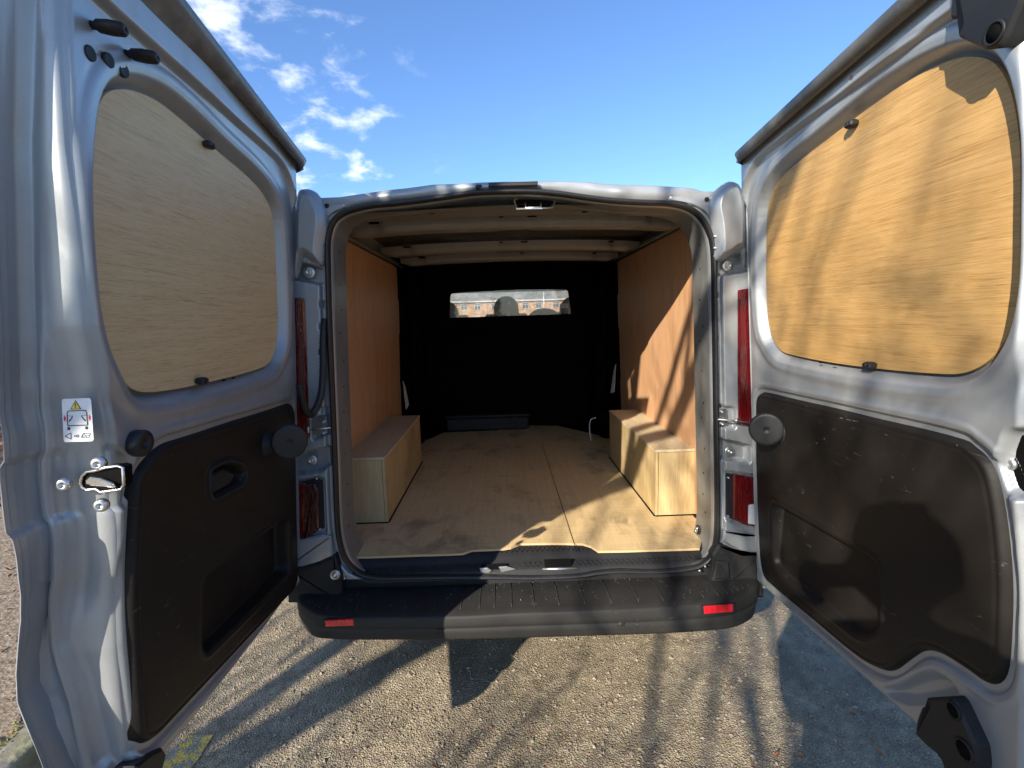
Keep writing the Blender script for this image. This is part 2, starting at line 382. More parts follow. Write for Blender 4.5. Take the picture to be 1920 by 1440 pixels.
def area_sign(P, nn):
    c = P.mean(0); a = np.zeros(3)
    for i in range(len(P)): a += np.cross(P[i]-c, P[(i+1) % len(P)]-c)
    return a@nn
def gridmesh(name, G, mat, parent=None, mask=None, **t):
    """large smooth height field, straight to foreach_set"""
    G = np.asarray(G, dtype=np.float32); a, b = G.shape[:2]
    i, j = np.meshgrid(np.arange(a-1), np.arange(b-1), indexing='ij')
    q = np.stack([i*b+j, i*b+j+1, (i+1)*b+j+1, (i+1)*b+j], -1)
    if mask is not None:
        k = mask[:-1, :-1] & mask[1:, :-1] & mask[:-1, 1:] & mask[1:, 1:]; q = q[k]
    else: q = q.reshape(-1, 4)
    me = bpy.data.meshes.new(name); me.vertices.add(a*b); me.vertices.foreach_set('co', G.reshape(-1))
    nq = len(q); me.loops.add(nq*4); me.loops.foreach_set('vertex_index', q.reshape(-1).astype(np.int32))
    me.polygons.add(nq); me.polygons.foreach_set('loop_start', np.arange(nq, dtype=np.int32)*4)
    me.polygons.foreach_set('use_smooth', np.ones(nq, dtype=bool)); me.materials.append(mat); me.update(calc_edges=True); me.validate()
    o = bpy.data.objects.new(name, me); C.objects.link(o)
    if parent: o.parent = parent
    return tag(o, **t)
def catmull(P, n=6, closed=True):
    P = np.array(P, float); m = len(P); out = []
    for i in range(m if closed else m-1):
        p0 = P[(i-1) % m] if closed else P[max(i-1, 0)]; p1 = P[i]; p2 = P[(i+1) % m]; p3 = P[(i+2) % m] if closed else P[min(i+2, m-1)]
        for k in range(n):
            t = k/n; out.append(.5*((2*p1)+(-p0+p2)*t+(2*p0-5*p1+4*p2-p3)*t*t+(-p0+3*p1-3*p2+p3)*t**3))
    if not closed: out.append(P[-1])
    return np.array(out)
def rpoly(P, r, n=6):
    """polygon with every corner rounded to radius r (number or list)"""
    P = np.array(P, float); m = len(P); out = []
    for i in range(m):
        a = P[i-1]-P[i]; b = P[(i+1) % m]-P[i]; la = np.linalg.norm(a); lb = np.linalg.norm(b)
        rr = r[i] if hasattr(r, '__len__') else r
        k = min(rr, la*.48, lb*.48); p = P[i]+a/la*k; q = P[i]+b/lb*k
        for j in range(n+1): t = j/n; out.append((1-t)**2*p+2*t*(1-t)*P[i]+t*t*q)
    return np.array(out)
def sdf(P, X, Y):
    """signed distance, positive inside"""
    d = np.full(X.shape, 1e9); ins = np.zeros(X.shape, bool); n = len(P)
    for i in range(n):
        a = P[i]; b = P[(i+1) % n]; e = b-a; L2 = e@e
        if L2 < 1e-14: continue
        t = np.clip(((X-a[0])*e[0]+(Y-a[1])*e[1])/L2, 0, 1)
        d = np.minimum(d, (X-a[0]-e[0]*t)**2+(Y-a[1]-e[1]*t)**2)
        c = ((a[1] > Y) != (b[1] > Y)) & (X < (b[0]-a[0])*(Y-a[1])/(b[1]-a[1]+1e-15)+a[0]); ins ^= c
    d = np.sqrt(d); return np.where(ins, d, -d)
def sm(t): t = np.clip(t, 0, 1); return t*t*(3-2*t)
def nrm(v): v = np.array(v, float); return v/np.linalg.norm(v)

# ================================================================== ground, kerb, pavement
GZ = -.55
X1, X2 = -1.66, -1.80
MB().add([(-1.662, -60, GZ), (90, -60, GZ), (90, 160, GZ), (-1.662, 160, GZ)], [(0, 1, 2, 3)]).build('road', M_ASP, kind='structure')
MB().add([(-700, -500, GZ-.3), (700, -500, GZ-.3), (700, 900, GZ-.3), (-700, 900, GZ-.3)], [(0, 1, 2, 3)]).build('ground', M_SOIL, kind='structure')
MB().add([(-4.3, -60, GZ+.09), (-1.79, -60, GZ+.09), (-1.79, 160, GZ+.09), (-4.3, 160, GZ+.09)], [(0, 1, 2, 3)]).build('pavement', M_PAVE, kind='structure')
MB().add([(-40, -60, GZ+.07), (-4.298, -60, GZ+.07), (-4.298, 160, GZ+.07), (-40, 160, GZ+.07)], [(0, 1, 2, 3)]).build('verge', M_SOIL, kind='structure')
kb = empty('kerb', (X1, 0, GZ)); tag(kb, kind='structure')
kmesh = None
for k in range(16):
    if kmesh is None:
        b = MB(); n = 12; G = []
        prof = [(0, -.05), (0.0, .075), (-.012, .098), (-.03, .104), (-.125, .100), (-.13, -.05)]
        for i in range(n+1):
            yy = .008+.90*i/n
            G.append([(p[0]+rng.normal(0, .0025), yy, p[1]+rng.normal(0, .003)) for p in prof])
        b.grid(np.array(G)); o = b.build('kerb_stone', M_KERB, kb); kmesh = o.data
    else: o = bpy.data.objects.new('kerb_stone', kmesh); C.objects.link(o); o.parent = kb
    o.location = (0, -6+k*.915, 0)
# worn yellow line along the gutter
G = []
for i in range(79):
    y = -8+i*.1; j = rng.normal(0, .006, 2); G.append([(-1.255+j[0], y, GZ+.004), (-1.20, y, GZ+.005), (-1.145+j[1], y, GZ+.004)])
gridmesh('yellow_line', np.array(G), M_YEL, kind='structure')

def scatter(name, n, gen, mats, **t):
    b = MB()
    for _ in range(n): gen(b)
    return b.build(name, mats, None, kind='stuff', **t)
OCT = [(1,0,0),(-1,0,0),(0,1,0),(0,-1,0),(0,0,1),(0,0,-.4)]
OF = [(0,2,4),(2,1,4),(1,3,4),(3,0,4),(2,0,5),(1,2,5),(3,1,5),(0,3,5)]
def chip(b, x, y, z, s, mi=0):
    a = random.random()*6.28; k = (random.uniform(.6, 1.2), random.uniform(.5, 1), random.uniform(.3, .75)); ca, sa = math.cos(a), math.sin(a)
    V = []
    for p in OCT:
        q = [p[i]*k[i]*s*random.uniform(.75, 1.2) for i in range(3)]; V.append((x+q[0]*ca-q[1]*sa, y+q[0]*sa+q[1]*ca, z+q[2]))
    b.add(V, OF, mi)
def gstone(b):
    x = random.uniform(-1.65, 2.6); y = random.uniform(-1.7, 1.4); chip(b, x, y, GZ+.001, random.choice([.002, .003, .004, .005, .006, .007, .009, .011] if random.random() < .5 else [.002, .003, .004]))
scatter('loose_chippings', 26000, gstone, M_STONE)
def pstone(b):
    x = -1.8-random.random()**1.3*2.9; y = random.uniform(-.8, 5.5); chip(b, x, y, GZ+.093, random.choice([.004, .006, .009]))
scatter('pavement_grit', 2500, pstone, M_STONE)
def leaf(b, x, y, z, s, tilt=.5):
    a = random.random()*6.28; P = [(-1, 0), (-.4, .42), (.35, .4), (1, 0), (.35, -.4), (-.4, -.42)]; cu = random.uniform(.1, .5); tx, ty = random.uniform(-tilt, tilt), random.uniform(-tilt, tilt)
    V = [(x+(p[0]*math.cos(a)-p[1]*math.sin(a))*s, y+(p[0]*math.sin(a)+p[1]*math.cos(a))*s, z+s*(cu*abs(p[1])*1.5+tx*p[0]+ty*p[1])+s*.3) for p in P]
    b.add(V+[(x, y, z+s*.15)], [(0,1,6),(1,2,6),(2,3,6),(3,4,6),(4,5,6),(5,0,6)])
def gleaf(b):
    x = -1.80-random.random()**1.4*1.6; y = random.uniform(-1.4, 6); leaf(b, x, y, GZ+.092, random.uniform(.010, .022))
def rleaf(b):
    leaf(b, random.uniform(-1.6, 1.6), random.uniform(-1.3, .6), GZ+.002, random.uniform(.006, .014))
scatter('fallen_leaves', 900, gleaf, M_LEAF); scatter('leaf_fragments', 46, rleaf, M_LEAF)
scatter('leaf_litter', 5200, lambda b: leaf(b, random.uniform(-9, -3.9), random.uniform(1, 13), GZ+.09, random.uniform(.02, .045), .9), M_LEAF)
# moss along the back of the kerb
def gmoss(b): 
    y = random.uniform(-1.2, 4); x = -1.80+random.gauss(0, .02)+.01*math.sin(y*9); chip(b, x, y, GZ+.097, random.uniform(.004, .011))
M_MOSS = leafm('moss', (.10, .12, .01), (.26, .28, .04)); scatter('kerb_moss', 900, gmoss, M_MOSS)

# hedge beyond the pavement
hd = empty('hedge', (-9.5, 8, GZ), 'brown winter hedge along the far side of the pavement on the left', 'hedge')
b = MB()
for _ in range(9000):
    y = random.uniform(-8, 26); x = -9.6+random.gauss(0, .35); z = GZ+random.random()**.8*1.7; leaf(b, x, y, z, random.uniform(.04, .08), 1.6)
b.v = [(p[0]+9.5, p[1]-8, p[2]-GZ) for p in b.v]
o = b.build('foliage', M_HEDGE, hd); o['kind'] = 'stuff'
b = MB()
for _ in range(160):
    y = random.uniform(-16, 18); x = random.gauss(0, .2); b.tube([(x, y, 0), (x+random.gauss(0, .15), y+random.gauss(0, .2), random.uniform(.8, 1.6))], [.02, .006], 5)
o = b.build('stems', M_BARK, hd); o['kind'] = 'stuff'

# ================================================================== bare winter trees behind the camera (they cast the branch shadows)
def tree(name, base, h, seed, label, spread=.5, levels=6, r0=.13, tips=None, lean=(0, 0, 0), first=.32):
    R = random.Random(seed); root = empty(name, base, label, 'tree', 'bare trees behind the camera')
    tr = MB(); cr = MB()
    def grow(p, d, ln, r, lv, out):
        pts = [p]; rr = [r]; q = p.copy(); dd = d.copy(); n = 4
        for i in range(n):
            dd = nrm(dd+np.array([R.gauss(0, .10), R.gauss(0, .10), R.gauss(.04, .05)])); q = q+dd*ln/n; pts.append(q.copy()); rr.append(r*(1-.30*(i+1)/n))
        out.tube(pts, rr, 7 if lv < 2 else 5 if lv < 4 else 4, caps=False)
        if lv >= levels: return
        k = R.choice([3, 3, 4]) if lv < 2 else R.choice([2, 3, 3]) if lv < 4 else R.choice([2, 2, 3])
        for j in range(k):
            i = R.choice([2, 3, 4]) if j else 4
            a = R.random()*6.28; e = np.array([math.cos(a), math.sin(a), 0])*R.uniform(spread*.5, spread*1.2)
            nd = nrm(dd+e+np.array([0, 0, .12])); grow(pts[i], nd, ln*R.uniform(.66, .86), max(.0055, rr[i]*R.uniform(.62, .84)), lv+1, cr)
    grow(np.zeros(3), nrm(np.array([0, 0, 1.])+np.array(lean)), h*first, r0, 0, tr)
    tr.build('trunk', M_BARK, root); o = cr.build('branches', M_BARK, root); return root
T1 = (-4.9, -5.9, GZ+.07)
tree('bare_tree', (-4.3, -3.7, GZ+.07), 7.4, 31, 'bare winter tree behind the camera, nearest to the kerb', .55, 6, .115, lean=(.34, -.12, 0))
tree('bare_tree', (-2.9, -6.9, GZ+.0), 6.6, 57, 'bare winter tree behind the camera, furthest to the right', .52, 6, .085, first=.26, lean=(-.1, 0, 0))
tree('bare_tree', (-4.75, -5.6, GZ+.07), 4.6, 8, 'young low-branched bare tree behind the camera, smallest of the three', .55, 6, .05, first=.22, lean=(.1, 0, 0))

# ================================================================== the van
VAN = empty('van', (0, 0, 0), 'silver panel van with both rear doors wide open and a plywood-lined load area', 'van')
LEAN = .065
DOOR = {'L': (np.array([-.805, -.03, .7]), np.array([-.765, -.95, .7])), 'R': (np.array([.888, -.03, .7]), np.array([.862, -.95, .7]))}
FR = {}
for sd_ in 'LR':
    O_, E_ = DOOR[sd_]; uu = nrm(E_-O_); sg = 1 if sd_ == 'L' else -1
    up_ = np.array([sg*LEAN, 0, 1.]); n_ = np.cross(uu, up_); n_ /= np.linalg.norm(n_)
    if n_[0]*sg > 0: n_ = -n_
    FR[sd_] = (O_, uu, up_, n_)
def dw(side, s, z, d=0.):
    O, uu, up, n = FR[side]; s = np.asarray(s, float)[..., None]; z = np.asarray(z, float)[..., None]; d = np.asarray(d, float)[..., None]
    return O+uu*s+up*(z-.7)+n*d
def dl(side, x, y, d=0.):
    O, uu, up, n = FR[side]; r_ = ray(x, y); p0 = O+n*d; p = CAM+r_*(((p0-CAM)@n)/(r_@n))-n*d-O
    c = np.linalg.lstsq(np.stack([uu, up], 1), p, rcond=None)[0]; return np.array([c[0], c[1]+.7])
def dls(side, pts, d=0.): return np.array([dl(side, x, y, d) for x, y in pts])
def dprism(b, side, poly, d0, d1, mi=0, bev=0.):
    P = [dw(side, p[0], p[1], d0) for p in poly]; n = FR[side][3]; return b.prism(P, n*(d1-d0), mi, bev)

PLY = catmull([(.082, 1.12), (.080, .96), (.10, .865), (.155, .812), (.25, .796), (.50, .790), (.76, .797), (.862, .812), (.925, .865), (.950, .955), (.948, 1.10), (.938, 1.24), (.905, 1.345), (.845, 1.398), (.75, 1.420), (.62, 1.418), (.45, 1.400), (.27, 1.378), (.165, 1.352), (.102, 1.285)], 5)
PLYR_ = PLY
PLYL_ = catmull([(.090, 1.12), (.088, .96), (.105, .875), (.155, .822), (.25, .804), (.50, .799), (.72, .803), (.815, .822), (.865, .885), (.890, .965), (.893, 1.10), (.880, 1.24), (.850, 1.345), (.795, 1.393), (.70, 1.416), (.60, 1.412), (.45, 1.394), (.27, 1.374), (.165, 1.345), (.105, 1.285)], 5)
TRL = rpoly([(.045, .665), (.775, .70), (.865, .665), (.905, .43), (.905, .10), (.86, .065), (.06, -.055), (.022, -.03), (.022, .40), (.018, .62)], [.05, .03, .09, .1, .04, .04, .05, .04, .1, .06], 5)
TRR = catmull([(.030, .58), (.022, .42), (.022, .20), (.032, .00), (.060, -.066), (.12, -.076), (.35, -.050), (.57, -.024), (.66, .004), (.712, .040), (.762, .110), (.80, .158), (.845, .183), (.905, .193), (.955, .200), (.984, .245), (.988, .34), (.984, .45), (.968, .565), (.945, .64), (.905, .672), (.84, .682), (.50, .672), (.15, .660), (.07, .652), (.038, .625)], 4)
def smax(z, side):
    if side == 'L': return np.interp(z, [-.1, .06, .21, .33, .44, .66, .80, .87, .95, 1.22, 1.38, 1.6], [.895, .900, .910, .914, .908, .908, .915, .925, .94, .945, .945, .93])
    return np.interp(z, [-.1, .24, .58, 1.0, 1.6], [1.03, 1.02, .998, .985, .96])
zb_f = {'L': lambda s: -.085+.065*s, 'R': lambda s: -.150+.108*s}
zt_f = {'L': lambda s: 1.525+.05*s, 'R': lambda s: 1.505+.035*s}

def make_door(side):
    NS, NZ = 330, 500
    name_lbl = {'L': 'left rear door, opened flat beside the camera', 'R': 'right rear door, opened flat, its lining dappled with branch shadow'}[side]
    ply_poly = PLYL_ if side == 'L' else PLYR_; tr_poly = TRL if side == 'L' else TRR
    s0 = np.linspace(0, .93, NS)[:, None]*np.ones((1, NZ)); v = np.linspace(0, 1, NZ)[None, :]*np.ones((NS, 1))
    zb = zb_f[side](s0); zt = zt_f[side](s0); z = zb+(zt-zb)*v; SM = smax(z, side); s = s0/.93*SM
    d = np.zeros_like(s)
    sp = sdf(ply_poly, s, z); st = sdf(tr_poly, s, z)
    d += .036*sm((sp+.030)/.030) - .004*np.exp(-((sp+.045)/.012)**2)
    d += .006*sm((sp+.11)/.05)*sm((.80-z)/.05+1)
    d += .07*sm((st-.022)/.010)
    d += .009*sm((st+.016)/.008) - .003*np.exp(-((st+.026)/.006)**2)
    # raised outer border: top band that turns down the hinge side
    GP = rpoly([(.012, .5), (.012, 1.455 if side == 'L' else 1.435), (1.4, 1.515 if side == 'L' else 1.49), (1.4, .5)], [.01, .16, .01, .01], 14)
    sg_ = sdf(GP, s, z); fade = sm((z-1.18)/.15)
    d += -.020*(1-sm((sg_+.014)/.014))*fade
    # shallow swage between glass and top band
    d += .0025*np.exp(-((sp+.062)/.006)**2)*sm((z-1.2)/.1)
    # hinge edge and bottom edge roll away
    d += .05*np.clip(1-s/.012, 0, 1)**2
    d += .030*(1-sm((z-zb)/.045))+.03*(1-sm((z-zb)/.012))
    d += .010*np.clip(1-(SM-s)/.010, 0, 1)**2
    # gentle panel waviness
    d += .0012*np.sin(s*7+1)*np.sin(z*5.3)+.0009*np.sin(s*17+z*9)
    if side == 'R':
        HX = rpoly(dls('R', [(1892, 812), (1990, 816), (1990, 948), (1890, 925), (1872, 870)]), .012, 4)
        d += .030*sm((sdf(HX, s, z)+.012)/.012)
        AR = catmull(dls('R', [(1662, 1296), (1700, 1274), (1742, 1262), (1775, 1275), (1790, 1300), (1745, 1312), (1700, 1316)]), 4)
        d += .022*sm((sdf(AR, s, z)+.010)/.028)
        for q, r_ in ((dl('R', 1347+265, 145), .004), (dl('R', 1612, 145), .004)):
            d += .006*(np.hypot(s-q[0], z-q[1]) < r_)
    else:
        LP = rpoly(dls('L', [(205, 845), (236, 850), (248, 868), (246, 935), (205, 962)]), .012, 4)
        d += .008*sm((sdf(LP, s, z)+.014)/.012)
    def dsurf(q):
        i_ = np.argmin((s-q[0])**2+(z-q[1])**2); return float(d.reshape(-1)[i_])
    WD = dw(side, s, z, d)
    door = gridmesh('rear_door', dw(side, s, z, d), M_SIL, VAN, label=name_lbl)
    # ---- shut face with stepped flange at the free edge
    rows = [-60, 0, 100, 300, 500, 700, 806, 906, 1008, 1060, 1111, 1163, 1214, 1265, 1317, 1368, 1430, 1560]
    px = {'L0': [-34, -32, -30, -25, -18, -8, 2, 8, 20, 29, 38, 49, 44, 40, 42, 62, 86, 130],
          'L1': [32, 30, 28, 25, 24, 28, 46, 52, 66, 69, 73, 78, 68, 62, 66, 100, 123, 165],
          'L2': [78, 76, 74, 68, 65, 70, 80, 84, 95, 96, 97, 100, 104, 119, 136, 146, 158, 185]}
    yl = {'L0': -1.043, 'L1': -1.0, 'L2': -.985}
    tab = {}
    for k in px:
        P = np.array([on(a, b, 1, yl[k]) for a, b in zip(px[k], rows)]); o = np.argsort(P[:, 2]); tab[k] = (P[o, 2], P[o, 0]-LEAN*(P[o, 2]-.7))
    NZ2 = 260; zz = np.linspace(float(zb_f[side](.93)), float(zt_f[side](.93)), NZ2)
    col_ = WD[-1]; ed = np.stack([np.interp(zz, col_[:, 2], col_[:, k]) for k in range(3)], 1)
    edL = dw('L', smax(zz, 'L'), zz, .012)
    off = {k: edL[:, 0]-(np.interp(zz, *tab[k])+LEAN*(zz-.7)) for k in tab}
    if side == 'R':
        for k in off: off[k] = off[k]*.95
    sgn = -1 if side == 'L' else 1
    ye = ed[:, 1]; dy = {k: (yl[k]-edL[:, 1]) for k in yl}
    cols = []
    def addc(o_, y_): cols.append(np.stack([ed[:, 0]+sgn*o_, ye+y_, zz], 1))
    addc(np.zeros(NZ2), np.zeros(NZ2)); addc(off['L2']*.06, np.full(NZ2, -.006)); addc(off['L2']*.30, np.full(NZ2, -.009))
    # lower shut face buckles where it follows the body side
    wv = .012*np.exp(-((zz-.47)/.05)**2)-.012*np.exp(-((zz-.36)/.05)**2)+.008*np.exp(-((zz-.12)/.06)**2)
    a2 = off['L2']; d2 = dy['L2']
    addc(a2*.55, -.011+wv*.6); addc(a2*.80, -.012+wv*.3); addc(a2*.93, d2*.5-.006); addc(a2, d2); addc(a2+.008, d2*.8)
    a1 = off['L1']; d1 = dy['L1']
    for t in (.35, .7, .92): addc(a2+.008+(a1-a2-.008)*t, d2*.8+(d1-d2*.8)*t+.004*math.sin(t*PI))
    addc(a1, d1)
    a0 = off['L0']; d0 = dy['L0']
    for i in range(1, 25):
        t = i/24; addc(a1+(a0-a1)*t, d1+(d0-d1)*t-.0035*abs(math.sin(t*PI*3))-.004*math.sin(t*PI))
    addc(a0+.006, d0+.004); addc(a0+.010, d0+.02); addc(a0+.012, d0+.13)
    gridmesh('door_flange', np.stack(cols, 0), M_SIL, door)
    # ---- outer skin (seen from outside) and the top lip
    ss = np.linspace(-.02, .93, 30)[:, None]*np.ones((1, 40)); vv = np.linspace(0, 1, 40)[None, :]*np.ones((30, 1))
    zz_ = zb_f[side](ss)-.02+(zt_f[side](ss)+.03-zb_f[side](ss))*vv
    gridmesh('outer_skin', dw(side, ss, zz_, .105+.012*np.sin(vv*PI)), M_SIL, door)
    lp = dls(side, [(585, 315), (345, 0)], -.055) if side == 'L' else dls(side, [(1365, 302), (1660, 27)], -.055)
    k = (lp[1][1]-lp[0][1])/(lp[1][0]-lp[0][0]); S = np.linspace(lp[0][0], 1.03, 60); Z = lp[0][1]+k*(S-lp[0][0])
    prof = [(-.02, -.055), (-.027, -.030), (-.040, -.028), (-.050, -.012), (-.055, .0), (-.052, .008), (-.040, .013), (.0, .02), (.06, .012), (.11, -.03)]
    G = []
    zref = zt_f[side](S)
    for i in range(len(S)):
        e = min(1, (i+.3)/3.); G.append([dw(side, S[i], (min(Z[i]+h, Z[i]+h) if j > 1 else zref[i]-.012 + (0 if j == 0 else .5*(Z[i]-.03-zref[i]+.012))), a if j < 2 else a*e+(1-e)*.02) for j, (a, h) in enumerate(prof)])
    gridmesh('top_lip', np.array(G), M_LIP, door)
    b = MB(); b.add([dw(side, S[2], zb_f[side](0), .09), dw(side, .0, zb_f[side](0), .0), dw(side, 0, 1.5, .0), dw(side, S[2], 1.5, .09)], [(0, 1, 2, 3)])
    # bottom closing strip
    Sx = np.linspace(0, .98, 20); b.grid(np.array([[dw(side, q, zb_f[side](q), .055), dw(side, q, zb_f[side](q)-.012, .08), dw(side, q, zb_f[side](q)-.015, .106)] for q in Sx])); b.build('edge_return', M_SIL, door)

    # ---- plywood lining of the window
    b = MB(); P = ply_poly; c = P.mean(0); P2 = c+(P-c)*1.0
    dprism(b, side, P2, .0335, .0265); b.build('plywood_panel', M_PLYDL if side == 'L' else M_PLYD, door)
    # clips, small slots below the lining
    for (x, y) in ([(397, 272), (383, 714)] if side == 'L' else [(1592, 233), (1626, 685)]):
        q = dl(side, x, y, .01); b = MB(); O, uu, up, n = FR[side]; A = [uu, -n, nrm(up)]
        b.box(dw(side, q[0], q[1], .016), (.030, .022, .016), ax=A, bev=.004); b.lathe([(.0045, 0), (.0045, .003), (.002, .003), (.002, .001)], dw(side, q[0], q[1], .006), -n, 12)
        b.build('lining_clip', M_RUB, door)
    for (x, y) in ([(422, 713), (440, 709)] if side == 'L' else [(1537, 680), (1563, 683)]):
        q = dl(side, x, y, .012); b = MB(); b.box(dw(side, q[0], q[1], .0155), (.012, .004, .003), ax=[FR[side][1], -FR[side][3], nrm(FR[side][2])]); b.build('slot', M_VOID, door)

    # ---- black trim panel as a height field with a storage pocket
    lo = tr_poly.min(0)-.01; hi = tr_poly.max(0)+.01; NA, NB_ = 300, 260
    A = np.linspace(lo[0], hi[0], NA)[:, None]*np.ones((1, NB_)); B = np.linspace(lo[1], hi[1], NB_)[None, :]*np.ones((NA, 1))
    e = sdf(tr_poly, A, B); dd = np.full(A.shape, -.004)
    dd += .022*np.clip(1-e/.016, 0, 1.6)**2
    dd += .0022*(np.exp(-((e-.022)/.004)**2))
    if side == 'L': PK = rpoly([(.105, .255), (.105, .045), (.655, .125), (.672, .16), (.650, .318), (.625, .322)], [.03, .04, .03, .02, .02, .02], 5)
    else: PK = rpoly([(.138, .262), (.142, .030), (.215, .012), (.600, .055), (.668, .125), (.662, .305), (.205, .268)], [.03, .03, .04, .04, .03, .03, .03], 5)
    pe = sdf(PK, A, B)
    ramp_ = np.clip((B-(.05+A*.1))/.24, 0, 1) if side == 'R' else np.clip(1.0-(A-.1)/1.5, .3, 1)
    dep = (.048*(.45+.55*ramp_)) if side == 'R' else .055*ramp_
    dd += dep*sm((pe+.004)/(.018 if side == 'R' else .012)) - .003*np.exp(-((pe+.014)/.006)**2)
    if side == 'L':
        HP = rpoly([(.615, .590), (.53, .592), (.44, .555), (.418, .515), (.450, .492), (.60, .505), (.618, .53)], [.02, .04, .05, .03, .02, .02, .02], 5)
        he = sdf(HP, A, B); dd += .030*sm((he-.006)/.016)-.006*np.exp(-((he-.0)/.008)**2)
    dd += .0008*np.sin(A*9)*np.sin(B*8)
    tp = gridmesh('door_trim', dw(side, A, B, dd), M_TRIM, door, mask=(e > -.006), label='black plastic inner trim with a moulded pocket')
    O, uu, up, n = FR[side]; up = nrm(up)
    if side == 'L':
        b = MB(); ring = [dw('L', p[0], p[1], -.008) for p in HP]; b.tube(ring, .0055, 8, closed=True, up=n)
        b.build('handle_bezel', M_BLK, door)
        b = MB(); q = [(.600, .572), (.600, .520), (.50, .515), (.475, .535), (.535, .568)]
        dprism(b, 'L', rpoly(q, .012, 4), .016, -.002, bev=.004); b.build('door_handle', M_BLK, door)
    # ---- stopper near the hinge
    q = dl(side, 500, 832, 0.) if side == 'L' else dl(side, 1462, 808, 0.)
    b = MB(); base = dw(side, q[0], q[1], .0)
    b.lathe([(.046, -.004), (.044, .004), (.036, .010), (.033, .02), (.028, .034), (.012, .038)], base, -n, 32)
    b.build('stopper_base', M_BLK, door)
    hp = ony(543, 828, base[1]-.01) if side == 'L' else ony(1437, 805, base[1]-.01); ax_ = nrm(-n*.42+uu*.9)
    b = MB(); b.lathe([(.020, -.05), (.040, -.030), (.052, -.012), (.055, -.002), (.0535, .005), (.050, .0075), (.046, .008), (.040, .0082), (.030, .0084), (.015, .0086), (.005, .0088), (.003, .006)], hp, ax_, 40, ell=1.03); b.build('door_stopper', M_RUB, door)
    if side == 'L':
        q = dl('L', 270, 831, -.018); b = MB()
        b.lathe([(.024, -.002), (.0265, .004), (.0265, .018), (.024, .022), (.007, .022), (.006, .014)], dw('L', q[0], q[1], 0), -n, 28); b.build('rubber_buffer', M_RUB, door)
        for (x0, y0, x1, y1) in ((166, 44, 208, 62), (232, 98, 266, 112)):
            q = dl('L', x0+8, y0+3, 0); p0 = dw('L', q[0], q[1], dsurf(q)+.002); p1 = p0+(-n*.95+uu*-.1-up*.02)*.052
            ax = nrm(p1-p0); b = MB(); b.lathe([(.0085, 0), (.0075, .006), (.0125, .012), (.0145, .030), (.0135, .048), (.009, .053), (.004, .053), (.003, .047)], p0, ax, 20, ell=.8); b.build('rubber_peg', M_BLK, door)
        for (x, y) in ((170, 100), (202, 113), (232, 132)):
            q = dl('L', x, y, 0); b = MB(); b.lathe([(.0125, -.004), (.0125, .0), (.0120, .0022), (.009, .0014), (.001, .0010)], dw('L', q[0], q[1], dsurf(q)), -n, 22); b.build('hole_plug', M_BLK, door)
        # lock mouth and its bolts on the shut face
        fy = -.9815
        def fp(x, y, yy=fy): return ony(x, y, yy)
        slot = [(153, 905), (156, 892), (165, 884), (180, 882), (190, 879), (200, 876), (222, 873)]
        slot += [(232, 876), (234, 908), (228, 917), (205, 920), (190, 922), (182, 916), (165, 918), (156, 913)]
        W = [fp(x, y, fy+(.006 if x > 205 else 0)) for x, y in slot]
        b = MB(); b.prism(W, (0, .02, 0)); b.build('lock_recess', M_VOID, door)
        b = MB(); b.tube([p-np.array([0, .002, 0]) for p in W], .0028, 8, closed=True, up=(0, 1, 0)); b.build('lock_rim', M_CHR, door)
        b = MB(); W2 = [fp(x, y, fy-.002) for x, y in [(164, 900), (172, 893), (192, 896), (214, 905), (218, 913), (200, 911), (175, 909), (165, 906)]]
        b.prism(W2, (0, -.006, 0), bev=.002); b.build('lock_claw', M_CHR, door)
        for (x, y) in ((187, 868), (122, 907), (192, 946)):
            b = MB(); p = fp(x, y, fy+.004); b.lathe([(.0125, 0), (.0125, .004), (.0105, .009), (.006, .011), (.005, .0105), (.0045, .006)], p, (.25, -1, 0), 20); b.build('lock_bolt', M_ZINC, door)
        # printed warning sticker on the shut face
        c4 = [(116, 748), (171, 746), (176, 827), (120, 829)]
        Q = [fp(x, y, fy-.004) for x, y in c4]
        def sp_(u, v_, lift=0.): # u right, v down
            a = Q[0]+(Q[1]-Q[0])*u; c_ = Q[3]+(Q[2]-Q[3])*u; return a+(c_-a)*v_-np.array([0, lift, 0])
        b = MB()
        def fl(pts, mi, lift): b.add([sp_(u, v_, lift) for u, v_ in pts], [tuple(range(len(pts)))], mi)
        def ln(p, q, w_, mi=1, lift=.0011):
            p = np.array(p); q = np.array(q); t = (q-p)/np.linalg.norm(q-p); nn = np.array([-t[1], t[0]])*w_/2*np.array([1, .7]); fl([p+nn, q+nn, q-nn, p-nn], mi, lift)
        fl(rpoly([(0, 0), (1, 0), (1, 1), (0, 1)], .08, 5), 0, .0005)
        fl([(.47, .035), (.28, .25), (.66, .25)], 1, .0009); fl([(.47, .065), (.325, .235), (.615, .235)], 2, .0012)
        ln((.47, .10), (.47, .18), .035, 1, .0016); ln((.47, .195), (.47, .215), .04, 1, .0016)
        vb = [(.20, .28), (.80, .28), (.83, .34), (.84, .62), (.17, .62), (.17, .34)]
        for i in range(6): ln(vb[i], vb[(i+1) % 6], .03)
        ln((.20, .65), (.20, .72), .09); ln((.80, .65), (.80, .72), .09)
